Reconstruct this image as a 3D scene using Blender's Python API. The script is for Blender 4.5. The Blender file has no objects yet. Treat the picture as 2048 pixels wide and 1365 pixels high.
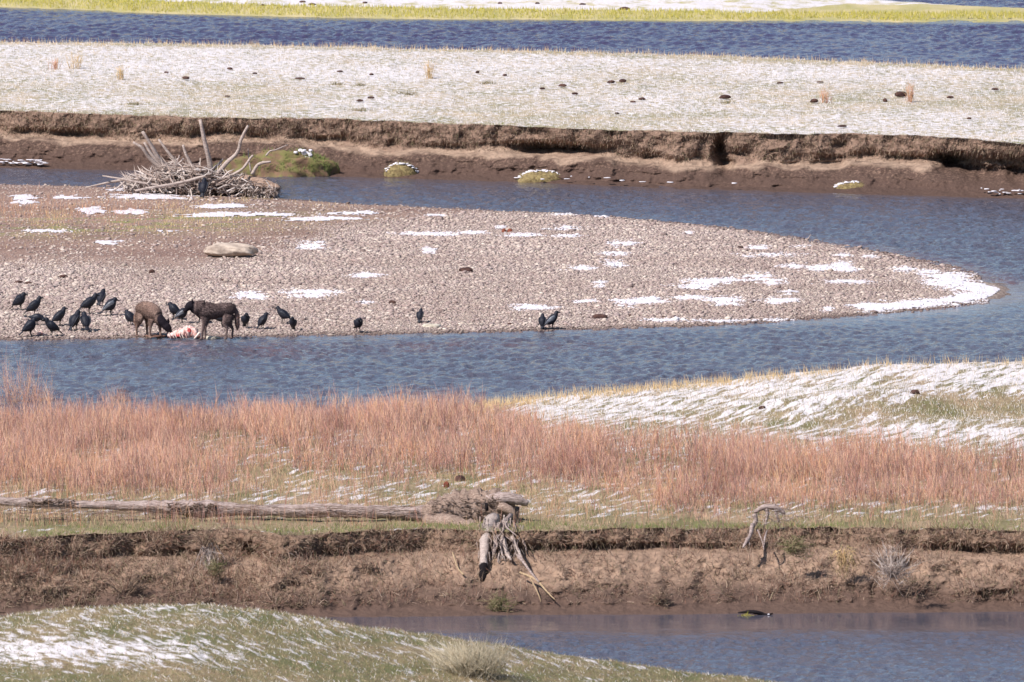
import bpy, math, random
import numpy as np
from mathutils import Vector, Matrix

random.seed(7)
RS = np.random.RandomState(11)
S = bpy.context.scene
C = S.collection
R = math.radians

# ------------------------------------------------------------------ camera
CH, PITCH, FPX = 31.3, R(5.0), 2048 * 600 / 36.0
cam_d = bpy.data.cameras.new('camera')
cam_d.lens = 600; cam_d.sensor_width = 36
cam_d.clip_start = 1; cam_d.clip_end = 20000
cam_d.dof.use_dof = True; cam_d.dof.focus_distance = 362; cam_d.dof.aperture_fstop = 8
cam = bpy.data.objects.new('camera', cam_d); C.objects.link(cam)
cam.location = (0, 0, CH); cam.rotation_euler = (R(90) - PITCH, 0, 0)
S.camera = cam

# ------------------------------------------------------------------ light
SUN_EL, SUN_AZ = R(46), R(-130)      # direction the sun stands in, azimuth from +y clockwise: left and behind the camera
world = bpy.data.worlds.new('World'); S.world = world; world.use_nodes = True
wn = world.node_tree; wn.nodes.clear()
sky = wn.nodes.new('ShaderNodeTexSky'); sky.sky_type = 'NISHITA'; sky.sun_disc = False
sky.sun_elevation = SUN_EL; sky.sun_rotation = SUN_AZ; sky.altitude = 2000
bg = wn.nodes.new('ShaderNodeBackground'); bg.inputs[1].default_value = 0.10
wo = wn.nodes.new('ShaderNodeOutputWorld')
wn.links.new(sky.outputs[0], bg.inputs[0]); wn.links.new(bg.outputs[0], wo.inputs[0])
sl = bpy.data.lights.new('sun', 'SUN'); sl.energy = 4.9; sl.angle = R(0.5); sl.color = (1.0, 0.935, 0.905)
so = bpy.data.objects.new('sun', sl); C.objects.link(so)
sd = Vector((math.sin(SUN_AZ) * math.cos(SUN_EL), math.cos(SUN_AZ) * math.cos(SUN_EL), math.sin(SUN_EL)))
so.rotation_euler = sd.to_track_quat('Z', 'Y').to_euler(); so.location = (0, 300, 80)
S.view_settings.view_transform = 'Standard'; S.view_settings.look = 'None'
S.view_settings.exposure = 0.42; S.view_settings.gamma = 1.0; S.view_settings.use_curve_mapping = False
S.render.engine = 'CYCLES'

# ------------------------------------------------------------------ rays: where a line of sight meets the ground
cp, sp_ = math.cos(PITCH), math.sin(PITCH)
def ray(u, v):
    u = np.asarray(u, float); v = np.asarray(v, float)
    a = (u - 1024) / FPX; b = (682.5 - v) / FPX
    return a, cp + b * sp_, -sp_ + b * cp
def on_z(u, v, z=0.0):
    dx, dy, dz = ray(u, v); t = (z - CH) / dz
    return dx * t, dy * t
def at_y(u, v, y):
    dx, dy, dz = ray(u, v); t = y / dy
    return np.array([float(dx * t), float(y), float(CH + dz * t)])
def to_px(x, y, z):
    f = y * cp - (z - CH) * sp_; up = y * sp_ + (z - CH) * cp
    return 1024 + FPX * x / f, 682.5 - FPX * up / f
def hit(u, v, zf):
    z = 0.3
    for _ in range(12):
        x, y = on_z(u, v, z)
        z = float(zf(np.array([float(x)]), np.array([float(y)]))[0])
    return float(x), float(y), z

# ------------------------------------------------------------------ noise
def vnoise(x, y, seed=0):
    xi = np.floor(x).astype(np.int64); yi = np.floor(y).astype(np.int64)
    fx = x - xi; fy = y - yi
    fx = fx * fx * (3 - 2 * fx); fy = fy * fy * (3 - 2 * fy)
    def h(a, b):
        n = (a * 374761393 + b * 668265263 + seed * 1442695041) & 0xffffffff
        n = ((n ^ (n >> 13)) * 1274126177) & 0xffffffff
        return ((n ^ (n >> 16)) & 0xffff) / 32767.5 - 1
    return (h(xi, yi) * (1 - fx) + h(xi + 1, yi) * fx) * (1 - fy) + (h(xi, yi + 1) * (1 - fx) + h(xi + 1, yi + 1) * fx) * fy
def fbm(x, y, o=4, seed=0):
    s = 0; a = 1; t = 0
    for i in range(o):
        s = s + a * vnoise(x * 2 ** i + 13.7 * i, y * 2 ** i - 7.3 * i, seed + i); t += a; a *= 0.5
    return s / t
def sst(a, b, x):
    t = np.clip((x - a) / (b - a), 0, 1); return t * t * (3 - 2 * t)

# ------------------------------------------------------------------ mesh helpers
def mesh(name, V, F, smooth=True):
    V = np.asarray(V, np.float32); F = np.asarray(F, np.int32)
    m = bpy.data.meshes.new(name)
    n, k = F.shape
    m.vertices.add(len(V)); m.vertices.foreach_set('co', V.ravel())
    m.loops.add(n * k); m.loops.foreach_set('vertex_index', F.ravel())
    m.polygons.add(n); m.polygons.foreach_set('loop_start', np.arange(0, n * k, k, dtype=np.int32))
    m.polygons.foreach_set('loop_total', np.full(n, k, np.int32))
    m.polygons.foreach_set('use_smooth', np.full(n, smooth))
    m.update(calc_edges=True); m.validate()
    return m
def attr(m, name, a):
    t = m.attributes.new(name, 'FLOAT', 'POINT'); t.data.foreach_set('value', np.asarray(a, np.float32).ravel())
def link(name, m, mat, parent=None):
    o = bpy.data.objects.new(name, m)
    if mat and not m.materials: m.materials.append(mat)
    C.objects.link(o); o.parent = parent
    return o
def tag(o, label, cat, group=None, kind=None):
    o['label'] = label; o['category'] = cat
    if group: o['group'] = group
    if kind: o['kind'] = kind
    return o
def struct(o, label=None, kind='structure'):
    o['kind'] = kind
    if label: o['label'] = label
    return o
def thing(name, label, cat, loc, group=None):
    o = bpy.data.objects.new(name, None); C.objects.link(o); o.location = loc
    o.empty_display_size = 0.2
    return tag(o, label, cat, group)
def dup(o, parent=None):
    c = o.copy(); C.objects.link(c); c.parent = parent
    for ch in list(o.children): dup(ch, c)
    return c
def grid(nx, ny):
    i = np.arange(nx * ny).reshape(ny, nx)
    return np.stack([i[:-1, :-1], i[:-1, 1:], i[1:, 1:], i[1:, :-1]], -1).reshape(-1, 4)

def prisms(p0, p1, r, bend=None, mid=True):
    """N tapered three-sided stems from p0 to p1"""
    p0 = np.asarray(p0, float); p1 = np.asarray(p1, float); n = len(p0)
    r = np.broadcast_to(np.asarray(r, float), (n,))
    d = p1 - p0; L = np.linalg.norm(d, axis=1, keepdims=True) + 1e-9; t = d / L
    ref = np.where(np.abs(t[:, 2:3]) > 0.9, np.array([[1., 0, 0]]), np.array([[0., 0, 1]]))
    a = np.cross(t, ref); a /= np.linalg.norm(a, axis=1, keepdims=True) + 1e-9; b = np.cross(t, a)
    ang = RS.rand(n) * 6.28
    out = []
    def ringat(p, rr):
        for k in range(3):
            th = ang + k * 2.0944
            out.append(p + (a * np.cos(th)[:, None] + b * np.sin(th)[:, None]) * rr[:, None])
    ringat(p0, r)
    if mid:
        pm = (p0 + p1) / 2 + (0 if bend is None else bend)
        ringat(pm, r * 0.7)
    out.append(p1)
    V = np.stack(out, 1); k = V.shape[1]
    if mid: f = [(0, 1, 4), (0, 4, 3), (1, 2, 5), (1, 5, 4), (2, 0, 3), (2, 3, 5), (3, 4, 6), (4, 5, 6), (5, 3, 6)]
    else: f = [(0, 1, 3), (1, 2, 3), (2, 0, 3)]
    F = (np.array(f)[None] + (np.arange(n) * k)[:, None, None]).reshape(-1, 3)
    return V.reshape(-1, 3), F
def join(parts):
    Vs, Fs, o = [], [], 0
    for V, F in parts:
        Vs.append(V); Fs.append(np.asarray(F) + o); o += len(V)
    return np.concatenate(Vs), np.concatenate(Fs)

def tube(pts, rad, n=10, rough=0.0, seed=0, lump=3.0):
    """sweep with elliptical sections; rad = [(side, up)] or floats; closed ends; triangles"""
    pts = [np.array(p, float) for p in pts]; m = len(pts)
    rad = [(q, q) if not isinstance(q, (tuple, list)) else q for q in rad]
    V = []; side0 = None
    for i in range(m):
        t = pts[min(i + 1, m - 1)] - pts[max(i - 1, 0)]; t /= np.linalg.norm(t) + 1e-9
        if side0 is None:
            ref = np.array([0, 0, 1.0]) if abs(t[2]) < 0.93 else np.array([1.0, 0, 0])
            s = np.cross(ref, t)
        else: s = side0 - t * np.dot(side0, t)
        s /= np.linalg.norm(s) + 1e-9; side0 = s; w = np.cross(t, s)
        for k in range(n):
            th = 2 * math.pi * k / n
            q = 1.0
            if rough: q += rough * float(fbm(np.array([k * lump / n * 3 + seed]), np.array([i * 0.9 + seed]), 3, seed)[0])
            V.append(pts[i] + (s * math.cos(th) * rad[i][0] + w * math.sin(th) * rad[i][1]) * q)
    V.append(pts[0]); V.append(pts[-1]); F = []
    for i in range(m - 1):
        for k in range(n):
            a, b = i * n + k, i * n + (k + 1) % n
            F += [(a, b, b + n), (a, b + n, a + n)]
    for k in range(n):
        F.append((m * n, (k + 1) % n, k)); F.append((m * n + 1, (m - 1) * n + k, (m - 1) * n + (k + 1) % n))
    return np.array(V), np.array(F)
def crom(pts, rad, k=4):
    """Catmull-Rom refinement of a sweep"""
    P = np.array(pts, float); Q = np.array([(q, q) if not isinstance(q, (tuple, list)) else q for q in rad], float)
    A = np.hstack([P, Q]); A = np.vstack([2 * A[0] - A[1], A, 2 * A[-1] - A[-2]]); out = []
    for i in range(1, len(A) - 2):
        for j in range(k):
            t = j / k
            out.append(0.5 * (2 * A[i] + (A[i + 1] - A[i - 1]) * t + (2 * A[i - 1] - 5 * A[i] + 4 * A[i + 1] - A[i + 2]) * t * t + (3 * A[i] - A[i - 1] - 3 * A[i + 1] + A[i + 2]) * t ** 3))
    out.append(A[-2]); out = np.array(out)
    out[:, 3:] = np.maximum(out[:, 3:], 0.002)
    return [tuple(o[:3]) for o in out], [(o[3], o[4]) for o in out]
def stube(pts, rad, n=10, k=4, **kw):
    p, r = crom(pts, rad, k); return tube(p, r, n, **kw)

ICO = None
def ico_data():
    global ICO
    if ICO is None:
        p = (1 + 5 ** .5) / 2
        v = np.array([(-1, p, 0), (1, p, 0), (-1, -p, 0), (1, -p, 0), (0, -1, p), (0, 1, p), (0, -1, -p), (0, 1, -p), (p, 0, -1), (p, 0, 1), (-p, 0, -1), (-p, 0, 1)], float)
        v /= np.linalg.norm(v[0])
        f = np.array([(0, 11, 5), (0, 5, 1), (0, 1, 7), (0, 7, 10), (0, 10, 11), (1, 5, 9), (5, 11, 4), (11, 10, 2), (10, 7, 6), (7, 1, 8), (3, 9, 4), (3, 4, 2), (3, 2, 6), (3, 6, 8), (3, 8, 9), (4, 9, 5), (2, 4, 11), (6, 2, 10), (8, 6, 7), (9, 8, 1)])
        ICO = (v, f)
    return ICO
def ball(sub=3):
    v, f = ico_data(); v = v.copy(); f = f.copy()
    for _ in range(sub):
        e = {}; vl = list(v); nf = []
        def mid(a, b):
            k = (min(a, b), max(a, b))
            if k not in e:
                q = vl[a] + vl[b]; vl.append(q / np.linalg.norm(q)); e[k] = len(vl) - 1
            return e[k]
        for a, b, c in f:
            x, y, z = mid(a, b), mid(b, c), mid(c, a)
            nf += [(a, x, z), (b, y, x), (c, z, y), (x, y, z)]
        v = np.array(vl); f = np.array(nf)
    return v, f
def rock(sx, sy, sz, seed, rough=0.25, freq=1.5, flat=0.5, sub=3):
    v, f = ball(sub)
    q = 1 + rough * fbm(v[:, 0] * freq + v[:, 2] * 0.8, v[:, 1] * freq + v[:, 2] * 1.1, 4, seed)
    p = np.sign(v) * np.abs(v) ** 0.85
    v = p * q[:, None] * np.array([sx, sy, sz]); v[:, 2] = np.where(v[:, 2] < 0, v[:, 2] * flat, v[:, 2])
    return v, f

# ------------------------------------------------------------------ materials
def srgb(r, g, b):
    f = lambda c: (c / 255 / 12.92) if c <= 10 else ((c / 255 + 0.055) / 1.055) ** 2.4
    return (f(r), f(g), f(b), 1)
class MT:
    def __init__(s, name, rough=0.9, spec=0.2):
        s.m = bpy.data.materials.new(name); s.m.use_nodes = True; s.t = s.m.node_tree
        s.b = s.t.nodes['Principled BSDF']; s.b.inputs['Roughness'].default_value = rough
        s.b.inputs['Specular IOR Level'].default_value = spec
        s.pos = s.n('ShaderNodeNewGeometry'); s.P = s.pos.outputs['Position']; s.I = s.pos.outputs['Random Per Island']
    def n(s, t, **kw):
        o = s.t.nodes.new(t)
        for k, v in kw.items(): setattr(o, k, v)
        return o
    def put(s, i, v):
        if hasattr(v, 'links') or isinstance(v, bpy.types.NodeSocket): s.t.links.new(v, i)
        else: i.default_value = v
    def map(s, sc=(1, 1, 1), rot=(0, 0, 0), vec=None):
        o = s.n('ShaderNodeMapping'); s.put(o.inputs[0], vec or s.P); o.inputs['Rotation'].default_value = rot; o.inputs['Scale'].default_value = sc
        return o.outputs[0]
    def streak(s, across, along, ang):
        o = s.n('ShaderNodeMapping', vector_type='TEXTURE'); s.put(o.inputs[0], s.P); o.inputs['Rotation'].default_value = (0, 0, ang); o.inputs['Scale'].default_value = (1 / across, 1 / along, 1)
        return o.outputs[0]
    def noise(s, scale=1, det=4, vec=None, rough=0.55, dist=0):
        o = s.n('ShaderNodeTexNoise'); s.put(o.inputs['Vector'], vec or s.P)
        o.inputs['Scale'].default_value = scale; o.inputs['Detail'].default_value = det; o.inputs['Roughness'].default_value = rough; o.inputs['Distortion'].default_value = dist
        return o.outputs[0]
    def vor(s, scale, vec=None, out='Distance'):
        o = s.n('ShaderNodeTexVoronoi'); s.put(o.inputs['Vector'], vec or s.P); o.inputs['Scale'].default_value = scale
        return o.outputs[out]
    def ramp(s, f, stops, interp='LINEAR'):
        o = s.n('ShaderNodeValToRGB'); s.put(o.inputs[0], f); r = o.color_ramp; r.interpolation = interp
        while len(r.elements) < len(stops): r.elements.new(0.5)
        for e, (p, c) in zip(r.elements, stops):
            e.position = p; e.color = c if isinstance(c, tuple) else (c, c, c, 1)
        return o.outputs[0]
    def mix(s, f, a, b):
        o = s.n('ShaderNodeMix', data_type='RGBA'); s.put(o.inputs[0], f); s.put(o.inputs[6], a); s.put(o.inputs[7], b)
        return o.outputs[2]
    def math(s, op, a, b=0.0, clamp=False):
        o = s.n('ShaderNodeMath', operation=op, use_clamp=clamp); s.put(o.inputs[0], a); s.put(o.inputs[1], b); return o.outputs[0]
    def at(s, name):
        return s.n('ShaderNodeAttribute', attribute_name=name).outputs['Fac']
    def z(s):
        o = s.n('ShaderNodeSeparateXYZ'); s.put(o.inputs[0], s.P); return o.outputs[2]
    def col(s, c): s.put(s.b.inputs['Base Color'], c); return s
    def bump(s, h, dist=0.02, strength=1.0):
        o = s.n('ShaderNodeBump'); s.put(o.inputs['Height'], h); o.inputs['Distance'].default_value = dist; s.put(o.inputs['Strength'], strength)
        s.put(s.b.inputs['Normal'], o.outputs[0]); return s

SNOW = srgb(216, 211, 214)
def island_mat(name, cols, rough=0.9, spec=0.15):
    t = MT(name, rough, spec); n = len(cols)
    t.col(t.ramp(t.I, [(i / n, srgb(*c)) for i, c in enumerate(cols)], 'CONSTANT')); return t.m
M = {}
M['snow'] = MT('snow', 0.75, 0.3).col(SNOW)
t = M['snow']; t.bump(t.noise(12, 5), 0.03); M['snow'] = t.m
t = MT('river_stones', 0.8, 0.25)
_c = [(170, 154, 146), (182, 166, 154), (152, 136, 130), (170, 150, 142), (196, 180, 166), (156, 138, 132), (178, 164, 150), (138, 122, 116), (184, 168, 156), (166, 148, 140), (148, 132, 128), (208, 194, 180), (172, 154, 146), (126, 110, 104)]
_z = t.ramp(t.z(), [(0.012, 0.75), (0.045, 0.0)])
_b = t.ramp(t.I, [(i / len(_c), srgb(*c)) for i, c in enumerate(_c)], 'CONSTANT')
_b = t.mix(t.ramp(t.noise(0.35, 4, t.map((0.6, 1, 1))), [(0.4, 0.28), (0.6, 0.0)]), _b, srgb(134, 112, 102)); _b = t.mix(_z, _b, srgb(88, 70, 64))
_s = t.n('ShaderNodeSeparateXYZ'); t.put(_s.inputs[0], t.pos.outputs['Normal'])
t.col(t.mix(t.math('MULTIPLY', t.at('snow'), t.math('MULTIPLY', t.math('ADD', _s.outputs[2], 0.15), 2.5, True), True), _b, SNOW)); M['stones'] = t.m
t = MT('willow_stems', 0.7, 0.15)
_c = [(216, 168, 148), (198, 152, 138), (170, 126, 114), (232, 196, 168), (168, 134, 118), (150, 128, 118), (214, 180, 152), (176, 122, 100), (144, 118, 108), (202, 158, 136), (128, 112, 106), (208, 156, 112), (184, 152, 130), (222, 186, 144)]
_a = t.ramp(t.I, [(i / len(_c), srgb(*c)) for i, c in enumerate(_c)], 'CONSTANT')
_n = t.ramp(t.noise(0.7, 4, t.map((1, 0.5, 0.2))), [(0.35, srgb(198, 186, 192)), (0.5, srgb(240, 238, 242)), (0.68, srgb(246, 234, 222))])
_m = t.n('ShaderNodeMix', data_type='RGBA', blend_type='MULTIPLY'); t.put(_m.inputs[0], 1.0); t.put(_m.inputs[6], _a); t.put(_m.inputs[7], _n); t.col(_m.outputs[2]); M['willow'] = t.m
M['grass'] = island_mat('meadow_grass', [(108, 106, 74), (132, 122, 92), (96, 98, 62), (156, 142, 112), (120, 114, 84), (166, 150, 120), (100, 106, 66), (140, 116, 92), (118, 98, 80)])
M['green_grass'] = island_mat('green_grass', [(98, 112, 60), (114, 122, 72), (88, 100, 54), (128, 122, 82), (106, 116, 64)])
M['frost_grass'] = island_mat('frosted_grass', [(210, 204, 198), (186, 168, 144), (146, 142, 118), (220, 216, 216), (200, 182, 156), (128, 120, 94), (214, 208, 204), (188, 180, 168), (216, 212, 208)])
M['straw'] = island_mat('dry_straw', [(196, 172, 128), (210, 186, 142), (180, 150, 110), (200, 166, 120), (170, 150, 118)])
M['lime'] = island_mat('lime_sedge', [(164, 156, 66), (176, 166, 80), (146, 142, 62), (188, 174, 104), (156, 144, 74), (136, 132, 66)])
M['dead'] = island_mat('dead_stems', [(134, 114, 98), (156, 134, 114), (112, 92, 80), (172, 150, 128), (144, 122, 104), (122, 100, 88), (162, 140, 122), (138, 106, 90), (100, 82, 74), (128, 118, 92)])
M['flat_straw'] = island_mat('tan_flat_grass', [(186, 158, 126), (170, 146, 116), (196, 170, 138), (190, 146, 122), (154, 138, 104), (178, 142, 118)])
M['brush'] = island_mat('dead_brush', [(150, 118, 100), (170, 144, 122), (124, 96, 86), (186, 164, 144), (140, 104, 88), (160, 140, 126), (110, 86, 78), (134, 120, 96)])
M['twig'] = island_mat('grey_twigs', [(182, 168, 158), (158, 142, 134), (200, 186, 176), (136, 120, 112), (170, 150, 138), (210, 198, 190)])
M['sage'] = island_mat('sagebrush', [(170, 160, 140), (186, 174, 152), (150, 144, 122), (140, 130, 108), (176, 160, 132)])
M['red_stem'] = island_mat('red_dry_stems', [(196, 150, 118), (182, 132, 104), (206, 168, 132), (170, 124, 104)])

def wood(name, c1, c2, c3, sc=6):
    t = MT(name, 0.85, 0.2); v = t.map((0.5 * sc, sc * 2, sc * 2)); n = t.noise(3, 5, v, 0.65)
    t.col(t.ramp(n, [(0.3, srgb(*c1)), (0.5, srgb(*c2)), (0.72, srgb(*c3))])); t.bump(n, 0.03); return t.m
M['wood'] = wood('weathered_wood', (98, 82, 78), (162, 144, 136), (198, 182, 174))
M['driftwood'] = wood('driftwood', (140, 124, 116), (178, 162, 152), (204, 190, 180))
M['bark'] = wood('rotten_root_wood', (92, 76, 68), (152, 130, 116), (188, 168, 152), 9)
M['char'] = MT('charred_wood', 0.9).col(srgb(26, 20, 22)).m
M['rust_wood'] = wood('rust_brown_wood', (112, 88, 74), (160, 134, 116), (192, 170, 152))
t = MT('boulder_stone', 0.85, 0.2); n = t.noise(5, 6); t.col(t.ramp(n, [(0.3, srgb(140, 124, 112)), (0.6, srgb(188, 172, 156))])); t.bump(n, 0.04); M['rock'] = t.m
t = MT('dark_clod', 0.95, 0.1); n = t.noise(9, 5); t.col(t.ramp(n, [(0.35, srgb(54, 40, 38)), (0.65, srgb(96, 72, 64))])); t.bump(n, 0.03); M['clod'] = t.m
t = MT('red_clod', 0.95, 0.1); n = t.noise(9, 5); t.col(t.ramp(n, [(0.35, srgb(92, 50, 42)), (0.65, srgb(140, 84, 66))])); M['redclod'] = t.m
t = MT('pale_stone', 0.85, 0.2); n = t.noise(6, 5); t.col(t.ramp(n, [(0.35, srgb(178, 168, 150)), (0.65, srgb(214, 206, 190))])); t.bump(n, 0.02); M['pale'] = t.m

# water
def water(name, deep, shallow, bumpk, shal=(0.62, 0.72)):
    t = MT(name, 0.08, 0.5); t.b.inputs['IOR'].default_value = 1.33
    big = t.noise(0.05, 3, t.map((1, 0.55, 1)))
    mask = t.ramp(big, [(shal[0], 0.0), (shal[1], 1.0)])
    w1 = t.noise(7.0, 4, t.map((1.0, 0.7, 1), (0, 0, R(12))), 0.6, 0.3)
    c = t.mix(mask, deep, shallow); c = t.mix(t.at('shal'), c, srgb(104, 78, 74)); t.col(c); t.bump(w1, bumpk * 1.7, t.at('rough'))
    return t.m
M['river'] = water('river_water', (0.085, 0.082, 0.105, 1), (0.12, 0.085, 0.10, 1), 0.06)
M['pond'] = water('pond_water', (0.055, 0.045, 0.095, 1), (0.055, 0.045, 0.095, 1), 0.06)

# ------------------------------------------------------------------ terrain height functions
U0, U1 = -700, 2760
def line(pts, z):
    """a line traced on the level z, given as y of x"""
    xs, ys = [], []
    for u, v in pts:
        x, y = on_z(u, v, z); xs.append(float(x)); ys.append(float(y))
    xs, ys = np.array(xs), np.array(ys)
    return lambda x: np.interp(x, xs, ys)

BAR = [(-1200, 362), (-500, 364), (0, 369), (200, 373), (420, 388), (560, 398), (700, 408), (900, 417), (1100, 427), (1250, 438), (1400, 453), (1500, 464), (1600, 479), (1700, 495), (1800, 515), (1885, 533), (1960, 556), (2004, 570), (2026, 583), (2016, 596), (1972, 605), (1905, 614), (1820, 622), (1700, 632), (1600, 639), (1400, 652), (1200, 658), (1000, 663), (800, 668), (500, 673), (200, 677), (0, 679), (-500, 684), (-1200, 690)]
BARW = np.array([[float(c) for c in on_z(u, v, 0)] for u, v in BAR])
def poly_sd(x, y, P):
    d = np.full(x.shape, 1e9); ins = np.zeros(x.shape, bool); n = len(P)
    for i in range(n):
        a = P[i]; b = P[(i + 1) % n]; e = b - a
        t = np.clip(((x - a[0]) * e[0] + (y - a[1]) * e[1]) / (e @ e), 0, 1)
        d = np.minimum(d, np.hypot(x - a[0] - t * e[0], y - a[1] - t * e[1]))
        c = ((a[1] > y) != (b[1] > y)) & (x < (b[0] - a[0]) * (y - a[1]) / (b[1] - a[1] + 1e-12) + a[0]); ins ^= c
    return np.where(ins, d, -d)
def z_bar(x, y):
    s = poly_sd(x, y, BARW)
    z = np.where(s > 0, 0.26 * (1 - np.exp(-s / 4.5)), np.maximum(0.08 * s, -0.6))
    z = z + 0.012 * fbm(x * 0.9, y * 0.35, 4, 3) + 0.03 * sst(0.5, 5, s) * fbm(x * 0.35, y * 0.2, 3, 5)
    return z

NB_TOP = line([(-700, 1080), (0, 1076), (150, 1071), (330, 1062), (480, 1056), (560, 1072), (700, 1064), (850, 1052), (1050, 1060), (1300, 1054), (1500, 1051), (1800, 1056), (2048, 1062), (2760, 1068)], 1.25)
_nbt = NB_TOP
NB_TOP = lambda x: _nbt(x) + 0.35 * fbm(x * 0.45, x * 0 + 3, 3, 601) + 0.12 * fbm(x * 2.2, x * 0 + 5, 3, 603)
NB_BASE = line([(-700, 1225), (0, 1228), (600, 1232), (1000, 1227), (1500, 1223), (2048, 1221), (2760, 1216)], 0.0)
CREST_V = lambda u: np.interp(u, [-700, 0, 500, 900, 1000, 1080, 1200, 1400, 1600, 1750, 1900, 2048, 2400, 2760], [838, 842, 846, 832, 816, 803, 791, 771, 751, 737, 731, 729, 735, 745])
def z_mead(x, y):
    u = 1024 + FPX * x / 332.0
    yc = np.interp(u, [0, 600, 1080, 1500], [329.5, 330.5, 334, 334.5])
    a = PITCH + np.arctan((CREST_V(u) - 682.5) / FPX); zc = CH - yc * np.tan(a)
    f0 = np.interp(u, [0, 1000, 2048], [322, 325, 321])
    t = sst(0, 1, (y - f0) / (yc - f0))
    z = 1.13 * (1 - t) + zc * t + 0.12 * sst(309, 303, y)
    hump = np.exp(-((u - 1680) / 260) ** 2 - ((y - 328.5) / 2.2) ** 2) * 0.22 - np.exp(-((u - 1960) / 200) ** 2 - ((y - 327.5) / 1.8) ** 2) * 0.14
    z = z + hump
    b = np.maximum(y - yc, 0); z = z - 0.03 * b ** 2 - 0.02 * b
    z = z + 0.05 * fbm(x * 0.7, y * 0.35, 3, 21) * sst(303, 306, y) + 0.045 * fbm(x * 3.2, y * 1.6, 3, 23)
    return np.maximum(z, -0.5)

FB_TOP = line([(-700, 212), (0, 222), (400, 236), (650, 240), (1000, 252), (1200, 260), (1500, 268), (1800, 272), (1960, 280), (2048, 290), (2300, 300), (2760, 312)], 1.2)
_fbt = FB_TOP
FB_TOP = lambda x: _fbt(x) + 0.25 * fbm(x * 0.5, x * 0 + 3, 3, 611) + 0.12 * fbm(x * 2.0, x * 0 + 5, 3, 613)
FB_BASE = line([(-700, 326), (0, 335), (300, 342), (600, 351), (1000, 363), (1300, 376), (1600, 385), (2048, 397), (2760, 412)], 0.0)
FE = line([(-700, 80), (0, 84), (500, 91), (1024, 103), (1400, 112), (1700, 125), (2048, 140), (2760, 165)], 1.15)
def z_far(x, y):
    e = FE(x); z = 1.2 - 0.05 * sst(0, 1, (y - 400) / 30.)
    b = np.maximum(y - e, 0); z = z - 0.10 * b ** 1.5
    z = z + 0.03 * fbm(x * 0.5, y * 0.25, 3, 31) * sst(0, 2, y - FB_TOP(x)) + 0.035 * fbm(x * 2.6, y * 1.1, 3, 33)
    return np.maximum(z, -0.5)
SH = line([(-900, 4), (0, 14), (300, 26), (600, 35), (900, 39), (1400, 42), (2048, 45), (2900, 50)], 0.0)
def z_shore(x, y):
    s = y - SH(x); z = np.where(s > 0, 0.22 * (1 - np.exp(-s / 2.0)) + 0.012 * np.maximum(s - 4, 0), 0.12 * s)
    u = 1024 + FPX * x / 460; z = np.where(s > 0, z * (1 - 0.75 * sst(1350, 1700, u)), z); s2 = (y - 459.6) - np.interp(u, [1500, 2100], [6.5, 0.0])
    z = z - 0.5 * sst(0, 3, s2) * sst(1350, 1600, u)
    return np.clip(z + 0.03 * fbm(x * 2, y * 0.8, 3, 41), -0.5, 2)

HILL_V = lambda u: np.interp(u, [-800, -300, 0, 150, 400, 560, 700, 850, 1000, 1150, 1300, 1420, 1500, 1650, 1900], [1262, 1252, 1238, 1222, 1214, 1232, 1252, 1272, 1296, 1318, 1338, 1352, 1362, 1392, 1450])
def z_hill(x, y):
    yc = 285.0; u = 1024 + FPX * x / yc
    a = PITCH + np.arctan((HILL_V(u) - 682.5) / FPX); zc = CH - yc * np.tan(a)
    b = np.maximum(y - yc, 0); f = np.maximum(yc - y, 0)
    z = zc - 0.05 * b ** 2 - 0.03 * b - 0.012 * f * np.exp(-f / 30)
    z = z + 0.05 * fbm(x * 0.7, y * 0.3, 3, 51) + 0.045 * fbm(x * 3.0, y * 1.3, 3, 53)
    return np.maximum(z, -0.6)

def sheet(name, zf, x0, x1, dx, y0, y1, dy, mat, label):
    xs = np.arange(x0, x1 + dx, dx)
    if callable(y0):
        n = int((y1 - y0(np.array([0.0]))[0]) / dy) + 1
        T = np.linspace(0, 1, n)[:, None]; X = np.repeat(xs[None], n, 0); Y0 = y0(xs)[None]; Y = Y0 + (y1 - Y0) * T
    else:
        ys = np.arange(y0, y1 + dy, dy); X, Y = np.meshgrid(xs, ys); n = len(ys)
    Z = zf(X.ravel(), Y.ravel())
    m = mesh(name, np.stack([X.ravel(), Y.ravel(), Z], 1), grid(len(xs), n))
    return struct(link(name, m, mat), label), X.ravel(), Y.ravel(), Z

# ground materials
def ground_mat(name, soil, green, dry, snow_lo, snow_hi, streak=(1, 0.5, 1), rot=0.0, sscale=2.2, mask=None, gs=0.8):
    t = MT(name, 0.92, 0.15)
    n1 = t.noise(gs, 5, t.map((1, 0.5, 1))); n2 = t.noise(9, 4)
    base = t.mix(t.ramp(n1, [(0.38, 0.0), (0.62, 1.0)]), srgb(*green), srgb(*dry))
    base = t.mix(t.ramp(n2, [(0.45, 0.0), (0.7, 0.8)]), base, srgb(*soil))
    sn = t.noise(sscale, 7, t.streak(streak[0], streak[1], rot), 0.62)
    if mask: sn = t.math('ADD', sn, t.math('MULTIPLY', t.at(mask), 0.4))
    sn = t.math('ADD', sn, t.math('MULTIPLY', t.math('SUBTRACT', t.noise(14, 3), 0.5), 0.22)); sm = t.ramp(sn, [(snow_lo, 0.0), (snow_hi, 1.0)])
    t.col(t.mix(sm, base, srgb(208, 202, 202)))
    t.bump(t.math('ADD', n2, t.math('MULTIPLY', sm, 0.15)), 0.04)
    return t.m
M['meadow'] = ground_mat('meadow_turf', (112, 92, 76), (112, 110, 74), (158, 138, 112), 0.55, 0.63, (5.4, 0.95, 1), R(-20), 1.0, 'snow')
M['snowy'] = ground_mat('snowy_meadow', (140, 126, 106), (140, 136, 108), (182, 166, 142), 0.45, 0.605, (6.5, 3.6, 1), R(14), 1.0, 'snow')
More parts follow.
